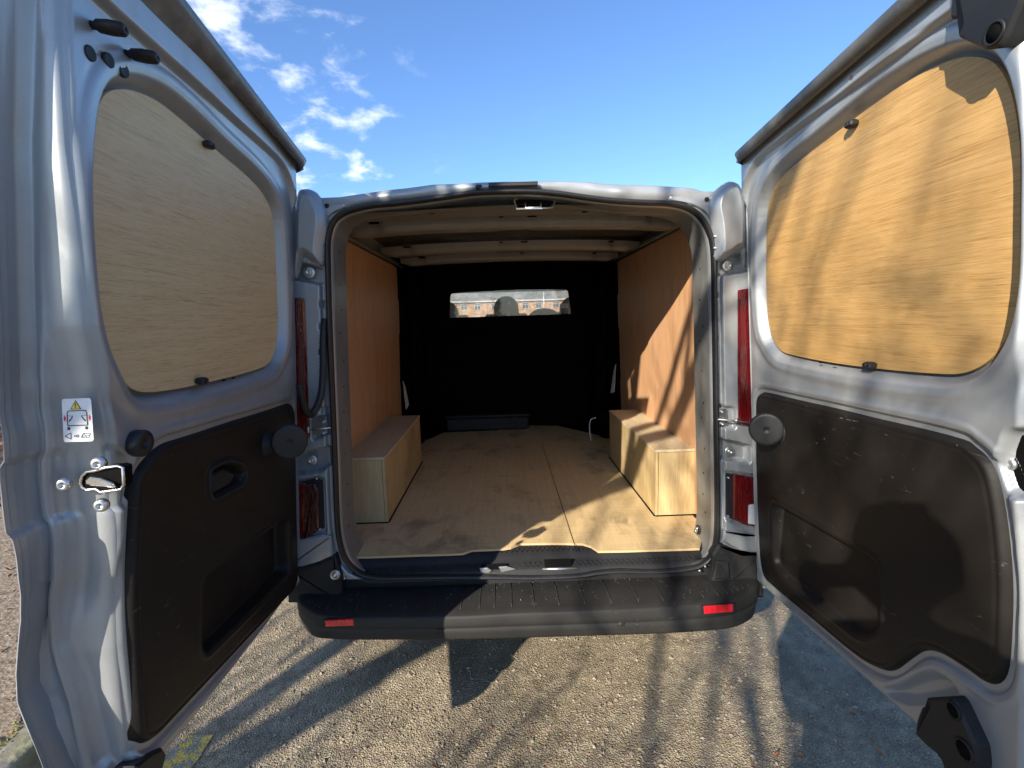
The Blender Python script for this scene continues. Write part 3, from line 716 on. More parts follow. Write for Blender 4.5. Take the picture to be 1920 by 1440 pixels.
        for sgx in (1, -1):
            cxx = .5-.5*sgx*.58; arc = [(.5-sgx*(.28-.13*math.sin(t)), .52-.13*t/1.5) for t in (0, .5, 1., 1.5)]
            for i in range(3): ln(arc[i], arc[i+1], .045-.008*i)
            ln((.5-sgx*.31, .39), (.5-sgx*.17, .40), .014)
            bx = .5-sgx*.42; pts = []
            for i in range(14):
                a = 2*PI*i/14; rr = (.062 if i % 2 else .030); pts.append((bx+rr*math.cos(a)*.9, .45+rr*math.sin(a)*1.5))
            fl(pts, 3, .0009)
        tri = [(.06, .86), (.26, .79), (.26, .93)]
        for i in range(3): ln(tri[i], tri[(i+1) % 3], .022)
        ln((.36, .855), (.47, .855), .02); ln((.36, .875), (.47, .875), .02); ln((.47, .83), (.53, .865), .022); ln((.53, .865), (.47, .90), .022)
        bk = [(.60, .90), (.68, .81), (.92, .82), (.84, .92)]
        for i in range(4): ln(bk[i], bk[(i+1) % 4], .022)
        ln((.64, .88), (.88, .86), .02); ln((.70, .82), (.80, .915), .014)
        ssx = b.build('warning_sticker', [M_WHITE, M_INK, M_YPR, M_RPR], door, label='white warning sticker with a yellow triangle')
        # black lower striker peeping under the door
        q = dls('L', [(255, 1436), (285, 1412), (305, 1402), (312, 1412), (305, 1440), (290, 1470), (250, 1470)], -.01); b = MB(); dprism(b, 'L', q, .03, -.012, bev=.005); b.build('lower_lock', M_BLK, door)
    else:
        for nm, pts, hole in (('upper_lock', [(1795, -60), (1788, 36), (1812, 36), (1813, 48), (1801, 68), (1855, 93), (1885, 90), (1897, 72), (1930, -5), (1940, -60)], (1863, 62, .017)),
                              ('lower_lock', [(1733, 1326), (1750, 1322), (1741, 1308), (1790, 1305), (1800, 1316), (1838, 1398), (1842, 1430), (1836, 1480), (1790, 1480), (1770, 1420), (1745, 1400), (1722, 1376), (1724, 1350)], (1786, 1332, .016))):
            q = rpoly(dls('R', pts, -.02), .006, 3); b = MB(); dprism(b, 'R', q, .008, -.030, bev=.006); lk = b.build(nm, M_BLK, door)
            for h in ([hole] if nm[0] == 'u' else [hole, (1806, 1406, .020)]):
                c_ = dl('R', h[0], h[1], -.032); b = MB(); b.lathe([(h[2]*1.12, 0), (h[2]*1.12, .0035), (h[2]*.9, .0045), (h[2]*.85, .001)], dw('R', c_[0], c_[1], -.029), -n, 22); b.build('lock_collar', M_BLK, door)
                b = MB(); b.lathe([(h[2]*.86, 0), (h[2]*.86, .0022)], dw('R', c_[0], c_[1], -.0295), -n, 20); b.build('lock_socket', M_VOID, door)
        b = MB(); q = dls('R', [(1722, 1352), (1705, 1344), (1712, 1349), (1732, 1368), (1748, 1390), (1760, 1412), (1775, 1440), (1790, 1470), (1770, 1400), (1745, 1370)], -.02)
        for i in range(5):
            c_ = dl('R', 1728+i*13, 1362+i*18, -.01); b.box(dw('R', c_[0], c_[1], -.004), (.020, .022, .020), ax=[uu, -n, up], bev=.004)
        b.build('lock_teeth', M_BLK, door)
        # black plate with bolt inside the six-sided opening
        q = rpoly(dls('R', [(1895, 816), (1985, 820), (1985, 942), (1893, 922), (1877, 870)], .02), .010, 3); b = MB(); dprism(b, 'R', q, .034, .0265); b.build('lock_plate', M_VOID, door)
        q = dl('R', 1889, 870, .02); b = MB(); b.lathe([(.0125, 0), (.0125, .003), (.010, .006), (.005, .007), (.003, .005)], dw('R', q[0], q[1], .0265), -n, 20); b.build('lock_bolt', M_ZINC, door)
    return door
make_door('L'); make_door('R')

# ------------------------------------------------------------------ seal round the opening
seal_px = [(612, 500), (612, 450), (622, 416), (645, 396), (690, 383), (740, 378), (790, 372), (840, 365), (890, 358), (940, 356), (1000, 356), (1050, 360), (1100, 367), (1150, 373), (1200, 376), (1250, 378), (1285, 385), (1312, 402), (1331, 432), (1340, 470), (1342, 560), (1344, 700), (1346, 850), (1347, 960), (1345, 1010), (1336, 1040), (1315, 1060), (1280, 1069), (1220, 1073), (1160, 1072), (1120, 1075), (1080, 1081), (1000, 1084), (920, 1083), (840, 1083), (760, 1084), (710, 1084), (675, 1076), (650, 1055), (637, 1025), (630, 980), (626, 880), (622, 780), (617, 660), (614, 580)]
SP = np.array([ony(x, y, 0.) for x, y in seal_px]); SPc = SP[:, [0, 2]].mean(0)
SPs = catmull(SP[:, [0, 2]], 5)
def inset(P, k):
    """move a closed (x,z) path inwards by k"""
    T = np.roll(P, -1, 0)-np.roll(P, 1, 0); T /= np.linalg.norm(T, axis=1)[:, None]+1e-9; Nn = np.stack([-T[:, 1], T[:, 0]], 1)
    s_ = np.sign(((P-SPc)*Nn).sum(1).mean()); return P-Nn*s_*k
def sink(G):
    G = G.copy(); o_ = (np.array([(x, z) for x, z in inset(SPs, .012)]))[None]; k_ = sm((.06-o_[..., 1])/.09)
    G[..., 2] = G[..., 2]*(1-k_)+(o_[..., 1]-.004)*k_; return G
b = MB(); ctr = inset(SPs, .014)
G = []
for k in range(16):   # ribbed bulb section
    a = 2*PI*k/16; r_ = .0090+(.0011 if k % 2 else 0); q = inset(SPs, .0085+math.cos(a)*r_); G.append([(x, -.008+math.sin(a)*.017, z) for x, z in q])
b.grid(np.array(G+[G[0]]), closed=True); b.build('door_seal', M_SEAL, VAN)
b = MB()
G = [[(x, y, z) for x, z in inset(SPs, k)] for k, y in ((.008, .004), (.012, -.004), (.016, .000), (.0185, .004), (.020, .012), (.020, .022))]
G = sink(np.array(G)); b.grid(G, closed=True); b.build('opening_flange', M_SIL, VAN)
b = MB()
G = [[(x, y, z) for x, z in inset(SPs, k)] for k, y in ((.020, .022), (.019, .03), (.021, .045), (.020, .10), (.019, .15), (.019, .17))]
sel = [i for i in range(len(SPs))]
G = sink(np.array(G)); b.grid(G, closed=True); b.build('opening_frame', M_SILIN, VAN)
# punched holes in the frame sides
for sgx, xs in ((-1, [(638, 1), (640, 1)]), (1, [])):
    for zc_ in np.linspace(.12, 1.2, 12):
        i = np.argmin(abs(inset(SPs, .0205)[:, 1]-zc_)+10*(np.sign(inset(SPs, .0205)[:, 0]) != sgx)); p = inset(SPs, .0203)[i]
        b = MB(); b.lathe([(.0035 if int(zc_*50) % 3 else .005, 0), (.0035, .001)], (p[0], .09+.015*math.sin(zc_*40), p[1]), (-sgx, 0, 0), 10); b.build('frame_hole', M_VOID, VAN)

# ------------------------------------------------------------------ roof rear edge above the seal
edge_px = [(600, 372), (625, 371), (633, 371), (700, 361), (728, 357), (760, 354), (812, 347), (850, 346), (900, 343), (960, 341), (1010, 340), (1105, 342), (1125, 345), (1160, 347), (1230, 349), (1290, 353), (1308, 356), (1318, 360), (1345, 360)]
EP = np.array([ony(x, y, -.012) for x, y in edge_px]); X = np.linspace(EP[0, 0], EP[-1, 0], 150); ZT = np.interp(X, EP[:, 0], EP[:, 2])
top = SPs[SPs[:, 1] > 1.18]; top = top[np.argsort(top[:, 0])]
ZS = np.interp(X, top[:, 0], top[:, 1]); out_ = (X < top[0, 0])|(X > top[-1, 0]); ZS = np.where(out_, 1.2, ZS)
G = []; T = np.linspace(0, 1, 26)
for x, zt_, zs in zip(X, ZT, ZS):
    zs = min(zs, zt_-.005)-.006
    bump_ = .006*math.exp(-((x+.42)/.05)**2)+.008*math.exp(-((x-.40)/.03)**2)+.004*math.sin(x*21)*math.sin(x*7)
    G.append([(x, .006-.012*t-(.008*math.sin(t*PI)*(1+0*x))-bump_*math.sin(t*PI), zs+(zt_-zs)*t) for t in T]+[(x, -.002, zt_+.004), (x, .03, zt_+.012), (x, .12, zt_+.02)])
gridmesh('roof_rear_edge', np.array(G), M_SIL, VAN)
b = MB(); P = [ony(x, y, -.022) for x, y in ((916, 344), (1008, 341), (1008, 350), (916, 352))]; b.prism(P, (0, -.012, 0), bev=.004); b.build('roof_buffer', M_RUB, VAN)
b = MB(); p = ony(896, 351, -.02); b.lathe([(.006, 0), (.009, .004), (.009, .010), (.003, .014)], p, (0, -1, -.2), 12); b.box(p+np.array([.008, 0, .004]), (.012, .012, .01), bev=.003); b.build('roof_clip', M_RUB, VAN)
for (x, y) in ((613, 386), (1325, 374)):
    b = MB(); p = ony(x, y, -.012); b.lathe([(.0085, 0), (.008, .002), (.004, .0025), (.0, .0026)], p, (0, -1, 0), 18); b.build('roof_plug', M_BLK, VAN)

# ------------------------------------------------------------------ rear corner pillars beside the opening
def pillar(side):
    sgn = -1 if side == 'L' else 1
    mx_ = (lambda x: x) if side == 'L' else (lambda x: x)
    zs = np.linspace(-.06, 1.36, 260); NXp = 60
    sx_ = np.interp(zs, *(lambda q: (q[np.argsort(q[:, 1]), 1], q[np.argsort(q[:, 1]), 0]))(SPs[(np.sign(SPs[:, 0]) == sgn) & (abs(SPs[:, 0]) > .55)]))
    inner = sx_-sgn*.012; outer = (FR[side][0][0]+(LEAN*(-sgn))*(zs-.7))+sgn*.07
    t = np.linspace(0, 1, NXp)
    XX = inner[None, :]+(outer-inner)[None, :]*t[:, None]; ZZ = zs[None, :]*np.ones((NXp, 1)); W_ = abs(XX-inner[None, :])
    Y = .006-.0*W_; Y = Y-.020*sm((W_-.030)/.006)-.0*W_; Y = Y+.10*np.clip(W_-.085, 0, 1)
    def px2(pts): return np.array([[onp[0], onp[2]] for onp in (ony(x, y, -.015) for x, y in pts)])
    def rec(pts, depth, r=.01, soft=.006):
        nonlocal Y
        Y = Y+depth*sm((sdf(rpoly(px2(pts), r, 3), XX, ZZ)+soft)/soft)
    if side == 'L':
        rec([(540, 487), (598, 503), (598, 531), (540, 521)], .045, .004)
        rec([(583, 785), (616, 778), (618, 812), (586, 825)], .022)
        rec([(540, 860), (600, 843), (626, 842), (626, 866), (600, 884), (540, 896)], .050, .006)
        rec([(540, 908), (597, 894), (608, 901), (611, 998), (540, 1015)], .012, .006, .003)
        for y_ in (565, 607, 656, 766): rec([(598, y_), (614, y_), (614, y_+10), (598, y_+10)], .014, .002, .003)
    else:
        rec([(1352, 484), (1400, 475), (1410, 506), (1353, 514)], .045, .004)
        rec([(1343, 762), (1378, 766), (1380, 803), (1343, 800)], .022)
        rec([(1343, 825), (1372, 829), (1408, 838), (1408, 868), (1343, 860)], .050, .006)
        rec([(1361, 884), (1420, 893), (1420, 992), (1393, 988), (1361, 974)], .012, .006, .003)
        for y_ in (549, 596, 632, 672, 740): rec([(1338, y_), (1350, y_), (1350, y_+9), (1338, y_+9)], .014, .002, .003)
    pl = gridmesh('rear_pillar', np.stack([XX, Y, ZZ], -1), M_SIL, VAN, label='silver corner pillar with the tail lamps on the %s' % ('left' if side == 'L' else 'right'))
    # domed corner cap over the upper hinge
    cap = [(548, 520), (548, 400), (553, 358), (566, 351), (580, 354), (592, 363), (602, 382), (608, 402), (609, 425), (604, 460), (601, 495), (580, 488), (562, 480)] if side == 'L' else \
          [(1402, 500), (1404, 400), (1396, 350), (1380, 337), (1365, 341), (1346, 356), (1338, 372), (1336, 392), (1341, 420), (1344, 455), (1345, 487), (1370, 482), (1396, 468)]
    cp = catmull([[p[0], p[2]] for p in (ony(x, y, -.045) for x, y in cap)], 3); lo = cp.min(0)-.004; hi = cp.max(0)+.004
    A = np.linspace(lo[0], hi[0], 70)[:, None]*np.ones((1, 120)); B = np.linspace(lo[1], hi[1], 120)[None, :]*np.ones((70, 1)); e = sdf(cp, A, B)
    yy = -.002-.05*np.sqrt(np.clip(e+.003, 0, .03)/.03)-.018*sm((B-hi[1]+.16)/.15)*0-.004*np.sin((B-lo[1])*9)
    gridmesh('hinge_cover', np.stack([A, yy, B], -1), M_SIL, pl, mask=e > -.0035)
    def bp(pts, y0, y1, name, mat, bev=0.002, r=.004):
        P = px2(pts); P = rpoly(P, r, 3); b = MB(); b.prism([(p[0], y0, p[1]) for p in P], (0, y1-y0, 0), bev=bev); return b.build(name, mat, pl)
    if side == 'L':
        bp([(540, 557), (572, 560), (575, 640), (579, 770), (582, 820), (540, 826)], .0, -.024, 'tail_lamp', M_RED, .006)
        bp([(540, 912), (594, 897), (604, 903), (607, 992), (540, 1012)], .005, -.010, 'lamp_backing', M_BLK)
        bp([(572, 908), (592, 906), (598, 920), (599, 990), (594, 996), (572, 1010)], -.008, -.026, 'lower_lamp', M_SMOKE, .006)
        bp([(545, 905), (573, 905), (573, 1011), (545, 1013)], -.008, -.022, 'lamp_lens', M_RED, .006)
        bolts = [(580, 511, .012), (585, 863, .011), (609, 790, .006), (609, 811, .006), (596, 896, .004), (602, 990, .004)]
        bar = [(578, 806), (620, 802)]; br = [(585, 790), (612, 783), (614, 812), (590, 818)]
    else:
        bp([(1383, 544), (1420, 538), (1420, 802), (1384, 796), (1383, 700)], .0, -.024, 'tail_lamp', M_RED, .006)
        bp([(1363, 888), (1420, 898), (1420, 988), (1392, 982), (1363, 970)], .005, -.010, 'lamp_backing', M_BLK)
        bp([(1374, 888), (1420, 896), (1420, 988), (1394, 983), (1373, 972)], -.008, -.024, 'lower_lamp', M_RED, .006)
        bp([(1401, 945), (1420, 941), (1420, 982), (1400, 980)], -.022, -.029, 'lamp_lens', M_CLR, .002)
        bolts = [(1364, 498, .011), (1367, 846, .010), (1351, 771, .006), (1352, 794, .006), (1363, 894, .004), (1363, 966, .004)]
        bar = [(1345, 786), (1404, 792)]; br = [(1344, 765), (1364, 767), (1366, 798), (1344, 797)]
    for x, y, r_ in bolts:
        p = ony(x, y, .016 if r_ > .009 else -.004); b = MB()
        if r_ > .009: b.lathe([(r_*1.9, 0), (r_*1.9, .003), (r_*1.3, .004)], p, (0, -1, 0), 22)
        b.lathe([(r_, .003), (r_, .010), (r_*.8, .013), (r_*.5, .013), (r_*.4, .009)], p, (0, -1, 0), 18); b.build('hinge_bolt', M_ZINC, pl)
    b = MB(); P = px2(br); b.prism([(p[0], -.002, p[1]) for p in P], (0, -.008, 0), bev=.002); b.build('check_bracket', M_CHR, pl)
    a0 = ony(*bar[0], -.03); a1 = ony(*bar[1], -.03); b = MB(); b.tube([a0+(a1-a0)*t_ for t_ in (0, .5, 1)], .004, 8)
    b.tube([a0+np.array([.0, 0, .012]), a0, a0-np.array([0, 0, .012])] if side == 'L' else [a1*.6+a0*.4+np.array([0, 0, .01]), a1*.6+a0*.4-np.array([0, 0, .01])], .005, 8); b.build('check_strap', M_CHR, pl)
    # inner small tabs beside the seal
    for (x, y) in (((600, 457), (599, 479)) if side == 'L' else ((1345, 443), (1345, 465))):
        p = ony(x, y, -.03); b = MB(); b.tube([p-np.array([.014, 0, 0]), p+np.array([.014, 0, 0])], .0045, 8); b.build('hinge_tab', M_SIL, pl)
    # lower silver panel above the bumper and the black bumper corner
    lowpx = [(540, 1016), (606, 1000), (622, 1003), (626, 1040), (600, 1052), (566, 1062), (540, 1062)] if side == 'L' else [(1355, 992), (1392, 1000), (1430, 1000), (1430, 1033), (1392, 1036), (1352, 1012)]
    bp(lowpx, .0, -.030, 'lower_panel', M_SIL, .006, .002)
    b = MB()
    cor = [(540, 1064), (567, 1063), (600, 1054), (628, 1042), (640, 1080), (640, 1130), (540, 1130)] if side == 'L' else [(1335, 1040), (1348, 1020), (1392, 1038), (1432, 1036), (1432, 1120), (1335, 1120)]
    P = rpoly([[q[0], q[2]] for q in (ony(x, y, -.035) for x, y in cor)], .003, 2); b.prism([(p[0], .0, p[1]) for p in P], (0, -.040, 0), bev=.008); b.build('bumper_corner', M_BUMP, VAN)
    if side == 'R':
        P = px2([(1336, 1044), (1360, 1046), (1362, 1078), (1330, 1078)]); P = rpoly(P, .006, 3); b = MB(); b.prism([(p[0], -.03, p[1]) for p in P], (0, -.022, 0), bev=.006); b.build('bumper_block', M_BUMP, VAN)
    return pl
pillar('L'); pillar('R')
# corrugated cable sleeve looping from the body to the left door
pth = catmull([ony(x, y, yy) for x, y, yy in ((609, 598, .0), (606, 640, -.02), (606, 690, -.035), (603, 735, -.05), (593, 765, -.07), (582, 777, -.09), (572, 768, -.11), (566, 745, -.13), (561, 720, -.14))], 14, closed=False)
b = MB(); b.tube(pth, [.0125+(.0016 if i % 2 else -.0008) for i in range(len(pth))], 12); b.build('cable_sleeve', M_RUB, VAN)
p = ony(629, 1077, -.045); b = MB(); b.lathe([(.020, 0), (.020, .006), (.016, .009), (.0155, .006), (.009, .006), (.009, .012), (.003, .012)], p, (0, -1, .1), 24); b.build('towing_eye', M_CHR, VAN)
b = MB(); p2 = ony(629, 1058, -.03); b.tube([p2+np.array([0, 0, .02]), p2], .004, 8); b.build('screw', M_CHR, VAN)
for (x, y) in ((1312, 1070), (1322, 1062), (646, 1084)):
    b = MB(); b.lathe([(.006, 0), (.005, .004), (.002, .005)], ony(x, y, -.02), (0, -1, .2), 12); b.build('screw', M_CHR, VAN)

# ------------------------------------------------------------------ bumper
tp_px = [(558, 1122, -.05), (564, 1130, -.085), (580, 1142, -.125), (607, 1152, -.155), (700, 1156, -.175), (862, 1154, -.185), (960, 1149, -.185), (1100, 1144, -.185), (1250, 1137, -.175), (1354, 1127, -.155), (1390, 1116, -.125), (1415, 1102, -.085), (1422, 1092, -.05)]
bt_px = [(566, 1165, -.05), (575, 1180, -.085), (590, 1192, -.12), (615, 1197, -.145), (700, 1199, -.165), (862, 1198, -.175), (960, 1196, -.175), (1100, 1192, -.175), (1250, 1187, -.165), (1350, 1180, -.145), (1385, 1172, -.12), (1408, 1158, -.085), (1414, 1140, -.05)]
def dens_(px_): return catmull([ony(x, y, yy) for x, y, yy in px_], 6, closed=False)
TP = dens_(tp_px); BT = dens_(bt_px); n = len(TP)
G = []
for i in range(n):
    t = i/(n-1); a = TP[i]; c_ = BT[i]; bk = np.array([a[0]*.985, .03, -.118+.02*(abs(t-.5)*2)**3]); row = []
    for k in range(9): q = k/8; row.append(bk+(a-bk)*q*np.array([1, 1, 1])+np.array([0, 0, .010*math.sin(q*PI)]))
    row.append(a+np.array([0, -.004, -.003])); row.append(a+np.array([0, -.007, -.009]))
    dz = c_-a
    for q in (.3, .42, .46, .5, .54, .7, .85, .95): row.append(a+dz*q+np.array([0, -.007-.006*math.sin(q*PI)+(.004 if abs(q-.48) < .03 else 0), 0]))
    row.append(c_+np.array([0, .004, .0])); row.append(c_+np.array([0, .02, -.006])); row.append(np.array([c_[0]*.98, .15, c_[2]-.0]))
    G.append(row)
BM = gridmesh('bumper', np.array(G), M_BUMP, VAN, label='black plastic step bumper, left half in shade')
for i in range(8, n-8, 2):   # moulded ribs across the step
    a = TP[i]; bk = np.array([a[0]*.985, .03, -.118]); b = MB(); pts = [bk+(a-bk)*q+np.array([0, 0, .010*math.sin(q*PI)]) for q in (.10, .3, .5, .7, .86)]
    b.tube(pts, .0028, 6, up=(0, 0, 1)); b.build('step_rib', M_BUMP, BM)
# water drops left on the step
b = MB(); tt = G
for _ in range(420):
    i = random.randrange(10, n-10); q = random.random()**2*.75+.08; a = TP[i]; bk = np.array([a[0]*.985, .03, -.118]); p = bk+(a-bk)*q+np.array([random.uniform(-.01, .01), 0, .010*math.sin(q*PI)]); r_ = random.choice([.0015, .002, .003, .004])
    b.lathe([(r_, 0), (r_*.7, r_*.4), (r_*.2, r_*.55)], p, (0, 0, 1), 6)
M_DROP = simple('water_drop', (.05, .05, .05), .03, 0, 10, .1, 0, Specular_IOR_Level=.8)
o = b.build('water_drops', M_DROP, BM); o['kind'] = 'stuff'
for (x0, y0, x1, y1, x2, y2, x3, y3) in ((611, 1161, 663, 1158, 665, 1171, 612, 1173), (1318, 1135, 1372, 1131, 1373, 1145, 1319, 1149)):
    P = [ony(a, c_, -.172 if a < 900 else -.172) for a, c_ in ((x0, y0), (x1, y1), (x2, y2), (x3, y3))]
    Pb = [p+(p-np.mean(P, 0))*.14 for p in P]
    b = MB(); b.prism(Pb, (0, -.004, 0)); b.build('reflector_housing', M_BLK, BM)
    b = MB(); b.prism([p+np.array([0, -.003, 0]) for p in P], (0, -.006, 0), bev=.002); b.build('reflector', M_REDB, BM)
for (x, y) in ((826, 1184), (1164, 1171)):
    b = MB(); p = ony(x, y, -.188); b.lathe([(.0125, 0), (.0125, .003), (.0105, .004), (.010, .002), (.0095, .002), (.009, .0035), (.001, .0038)], p, (0, -1, 0), 24); b.build('parking_sensor', M_BUMP, BM)

# ------------------------------------------------------------------ sill tread plate with latch slots
ct = onz(960, 1060, -.02)
pe_px = [(660, 1052), (760, 1041), (850, 1036), (875, 1033), (900, 1032), (960, 1025), (1085, 1020), (1110, 1030), (1160, 1034), (1250, 1033), (1320, 1032)]
xs = np.linspace(-.66, .745, 90); far_y = np.full(90, .16)
G = []
for x in xs:
    e = min(1, (x+.66)/.06, (.745-x)/.06); cb = math.exp(-((x-.03)/.30)**6)
    e_ = max(0, e); G.append([(x, -.010, -.082+.03*(1-e_)), (x, -.004, -.058+.03*(1-e_)), (x, .004, -.050+.02*(1-e_)), (x, .018, -.043), (x, .040+.012*cb, -.030), (x, .048+.014*cb, -.012), (x, .16, -.010), (x, .25, -.010)])
bb = MB(); bb.box((.045, .03, -.17), (1.50, .03, .20)); bb.build('sill_panel', M_BLK, VAN)
TP_ = gridmesh('tread_plate', np.array(G), M_BLK, VAN, label='black studded tread plate along the sill')
b = MB()
for i in range(64):
    for j in range(3):
        x = -.62+i*.021+(.010 if j % 2 else 0); y = .068+j*.022
        if -.66 < x < .72:
            b.lathe([(.0075, 0), (.0065, .0016), (.0045, .0016), (.0040, .0006)], (x, y, -.010), (0, 0, 1), 8)
            if j < 2 and not (-.12 < x < .02 or .09 < x < .23): b.lathe([(.0065, 0), (.0055, .0018), (.0035, .0018)], (x, .009+.014*j, -.0475+.0075*j), (0, -.45, 1), 6)
o = b.build('tread_studs', M_BLK, TP_); o['kind'] = 'stuff'
for nm, pts in (('latch_slot', [(897, 1066), (905, 1058), (948, 1056), (952, 1068), (920, 1072), (902, 1070)]), ('latch_slot', [(1020, 1049), (1070, 1047), (1072, 1063), (1022, 1065)])):
    P = [ony(x, y, .008) for x, y in pts]; b = MB(); b.prism(P, (0, -.004, 0)); b.build(nm, M_VOID, TP_)
b = MB(); P = [ony(x, y, .0) for x, y in ((899, 1064), (914, 1063), (922, 1068), (918, 1073), (902, 1072))]; b.prism(P, (0, -.01, 0), bev=.003); P = [ony(x, y, .0) for x, y in ((935, 1062), (950, 1061), (968, 1066), (940, 1072))]; b.prism(P, (0, -.006, 0), bev=.002); b.build('striker', M_ZINC, TP_)
b = MB(); p0 = ony(1017, 1067, -.006); p1 = ony(1084, 1066, -.006); b.tube([p0, p0*.5+p1*.5, p1], [.004, .006, .003], 8); b.build('striker', M_ZINC, TP_)

# ------------------------------------------------------------------ load area
def vx(y): return .045-.0*y
fl_px = [(664, 1044), (700, 1043), (780, 1040), (850, 1038), (868, 1037), (885, 1031), (940, 1029), (958, 1026), (975, 1019), (1035, 1018), (1092, 1019), (1108, 1024), (1122, 1033), (1178, 1032), (1300, 1030), (1312, 1028)]
F0 = [onz(x, y, .0) for x, y in fl_px]; F0 = [np.array([p[0], max(p[1], .02), 0]) for p in F0]
far = [(.80, .15), (.83, .20), (.83, 1.75), (.66, 2.02), (.42, 2.34), (.12, 2.40), (-.02, 2.40), (-.10, 2.24), (-.56, 2.22), (-.64, 2.02), (-.80, 1.80), (-.80, .20), (-.72, .12)]
P = [tuple(p) for p in F0]+[(x, y, 0) for x, y in far]
b = MB(); b.prism(P, (0, 0, .0)) if False else None
V = np.array(P); n = len(V); b.v = [tuple(p) for p in V]+[(p[0], p[1], -.009) for p in V]; b.f = [tuple(range(n))]+[(i, (i+1) % n, n+(i+1) % n, n+i) for i in range(n)]; b.mi = [0]+[1]*n; b.sm = [False]*(n+1)
FLR = b.build('floor_panel', [M_PLYF, M_PLYE], VAN, label='stained plywood floor of the load area')
# second thin ply sheet showing at the sill on the right: a butt joint and the bare metal below
b = MB(); b.box((.235, .9, .0012), (.0022, 1.75, .0012)); b.build('floor_joint', M_VOID, FLR)
for k, (x0, y0, x1, y1) in enumerate(((812, 966, 842, 955), (860, 950, 866, 944), (1060, 915, 1075, 921))):
    a = onz(x0, y0, .001); c_ = onz(x1, y1, .001); t = nrm(c_-a); w_ = np.array([-t[1], t[0], 0])*.0012; b = MB(); b.add([a+w_, c_+w_*.3, c_-w_*.3, a-w_], [(0, 1, 2, 3)]); b.build('scratch', M_PLYE, FLR)
b = MB(); b.box((.04, 1.0, -.035), (1.66, 1.56, .04)); b.build('floor_pan', M_SILIN, VAN)
b = MB(); b.box((.0, 2.1, -.034), (1.9, .70, .04)); b.build('front_floor', M_DARK, VAN)
# wheel-arch boxes: each of three plywood boards
def arch(xi, xo, y0, y1, zt, side):
    s_ = 1 if xo > xi else -1; e = empty('wheel_arch_box', (0, 0, 0), parent=VAN); e['label'] = 'plywood wheel arch box on the %s' % ('right, in dappled sun' if s_ > 0 else 'left, in shade')
    t = .012
    b = MB(); b.box(((xi+xo)/2+s_*t/2, y0+t/2, zt/2-t/2), (abs(xo-xi)-t, t, zt-t-.002)); b.build('end_board', M_PLYB, e)
    b = MB(); b.box((xi+s_*t/2, (y0+y1)/2, zt/2-t/2), (t, y1-y0, zt-t-.001)); b.build('side_board', M_PLYB, e)
    b = MB(); b.box(((xi+xo)/2-s_*.0015, (y0+y1)/2-.0015, zt-t/2), (abs(xo-xi)+.003, y1-y0+.003, t)); b.build('top_board', M_PLYT, e)
    b = MB(); b.box((xi-s_*.004, (y0+y1)/2, .002), (.006, y1-y0+.004, .004)); b.box(((xi+xo)/2, y0-.004, .002), (abs(xo-xi), .006, .004)); b.build('gap', M_VOID, e)
    b = MB(); b.box((xi+s_*.0125, y0-.0002, zt/2-.006), (.0016, .0012, zt-.014)); b.box(((xi+xo)/2, y0-.0018, zt-.0125), (abs(xo-xi), .0012, .0016))
    b.box((xi-s_*.0002, (y0+y1)/2, zt-.0125), (.0012, y1-y0, .0014)); b.build('board_joint', M_VOID, e)
    for y_ in (y0+.06, (y0+y1)/2, y1-.08):
        b = MB(); b.lathe([(.004, 0), (.0036, .0008), (.001, .0004)], (xi-s_*.0002, y_, zt-.022), (-s_, 0, 0), 8); b.build('screw', M_CHR, e)
tl = ony(722, 857, .385)[2]; tr_ = ony(1232, 843, .355)[2]
arch(-.605, -.83, .385, 1.375, tl, 'L'); arch(.655, .86, .352, 1.335, tr_, 'R')
# side linings
def wall(s_, x, lab):
    y0, y1 = .10, 1.74; zt = 1.335; lean = .03
    edge = [(y0, .01), (y0, zt), (y1, zt-.015), (y1+.004, 1.10), (y1+.035, 1.08), (y1+.035, .86), (y1+.01, .84), (y1+.01, .60), (y1, .50), (y1+.05, .36), (y1+.05, .26), (y1+.06, .01)]
    P = [(x-s_*lean*(z-.4), y, z) for y, z in edge]; b = MB(); b.prism(P, (s_*.006, 0, 0)); b.build('side_lining', M_PLYW, VAN, label=lab)
    b = MB(); b.prism([(x+s_*.045-s_*lean*(z-.4), y, z) for y, z in ((.05, 0), (.05, 1.40), (2.4, 1.40), (2.4, 0))], (s_*.01, 0, 0)); b.build('body_side_inner', M_SILIN, VAN)
    b = MB(); b.box((x-s_*.028+s_*.022, .95, 1.352), (.05, 1.75, .03), bev=.006); b.tube([(x-s_*.055, .12, 1.34), (x-s_*.055, 1.8, 1.325)], .006, 6); b.build('side_rail', M_ROOF, VAN)
wall(-1, -.80, 'reddish plywood side lining on the shaded left'); wall(1, .83, 'reddish plywood side lining on the right, lower part sunlit')
# pale bare-metal edges beyond the linings
for P in ([(-.79, 1.80, .50), (-.79, 1.88, .44), (-.78, 1.92, .30), (-.79, 1.86, .27)], [(.80, 1.79, .58), (.80, 1.86, .52), (.79, 1.92, .34), (.80, 1.84, .36)]):
    b = MB(); b.prism(P, (.004, 0, 0)); b.build('door_pillar_edge', M_WHITE, VAN)
b = MB(); b.tube(catmull([(.60, 1.72, .02), (.60, 1.78, .10), (.62, 1.84, .15), (.66, 1.86, .16)], 5, closed=False), [.004]*15+[.009], 8); b.build('white_arc', M_WHITE, VAN)  # thin white tube curving up from the floor at the right

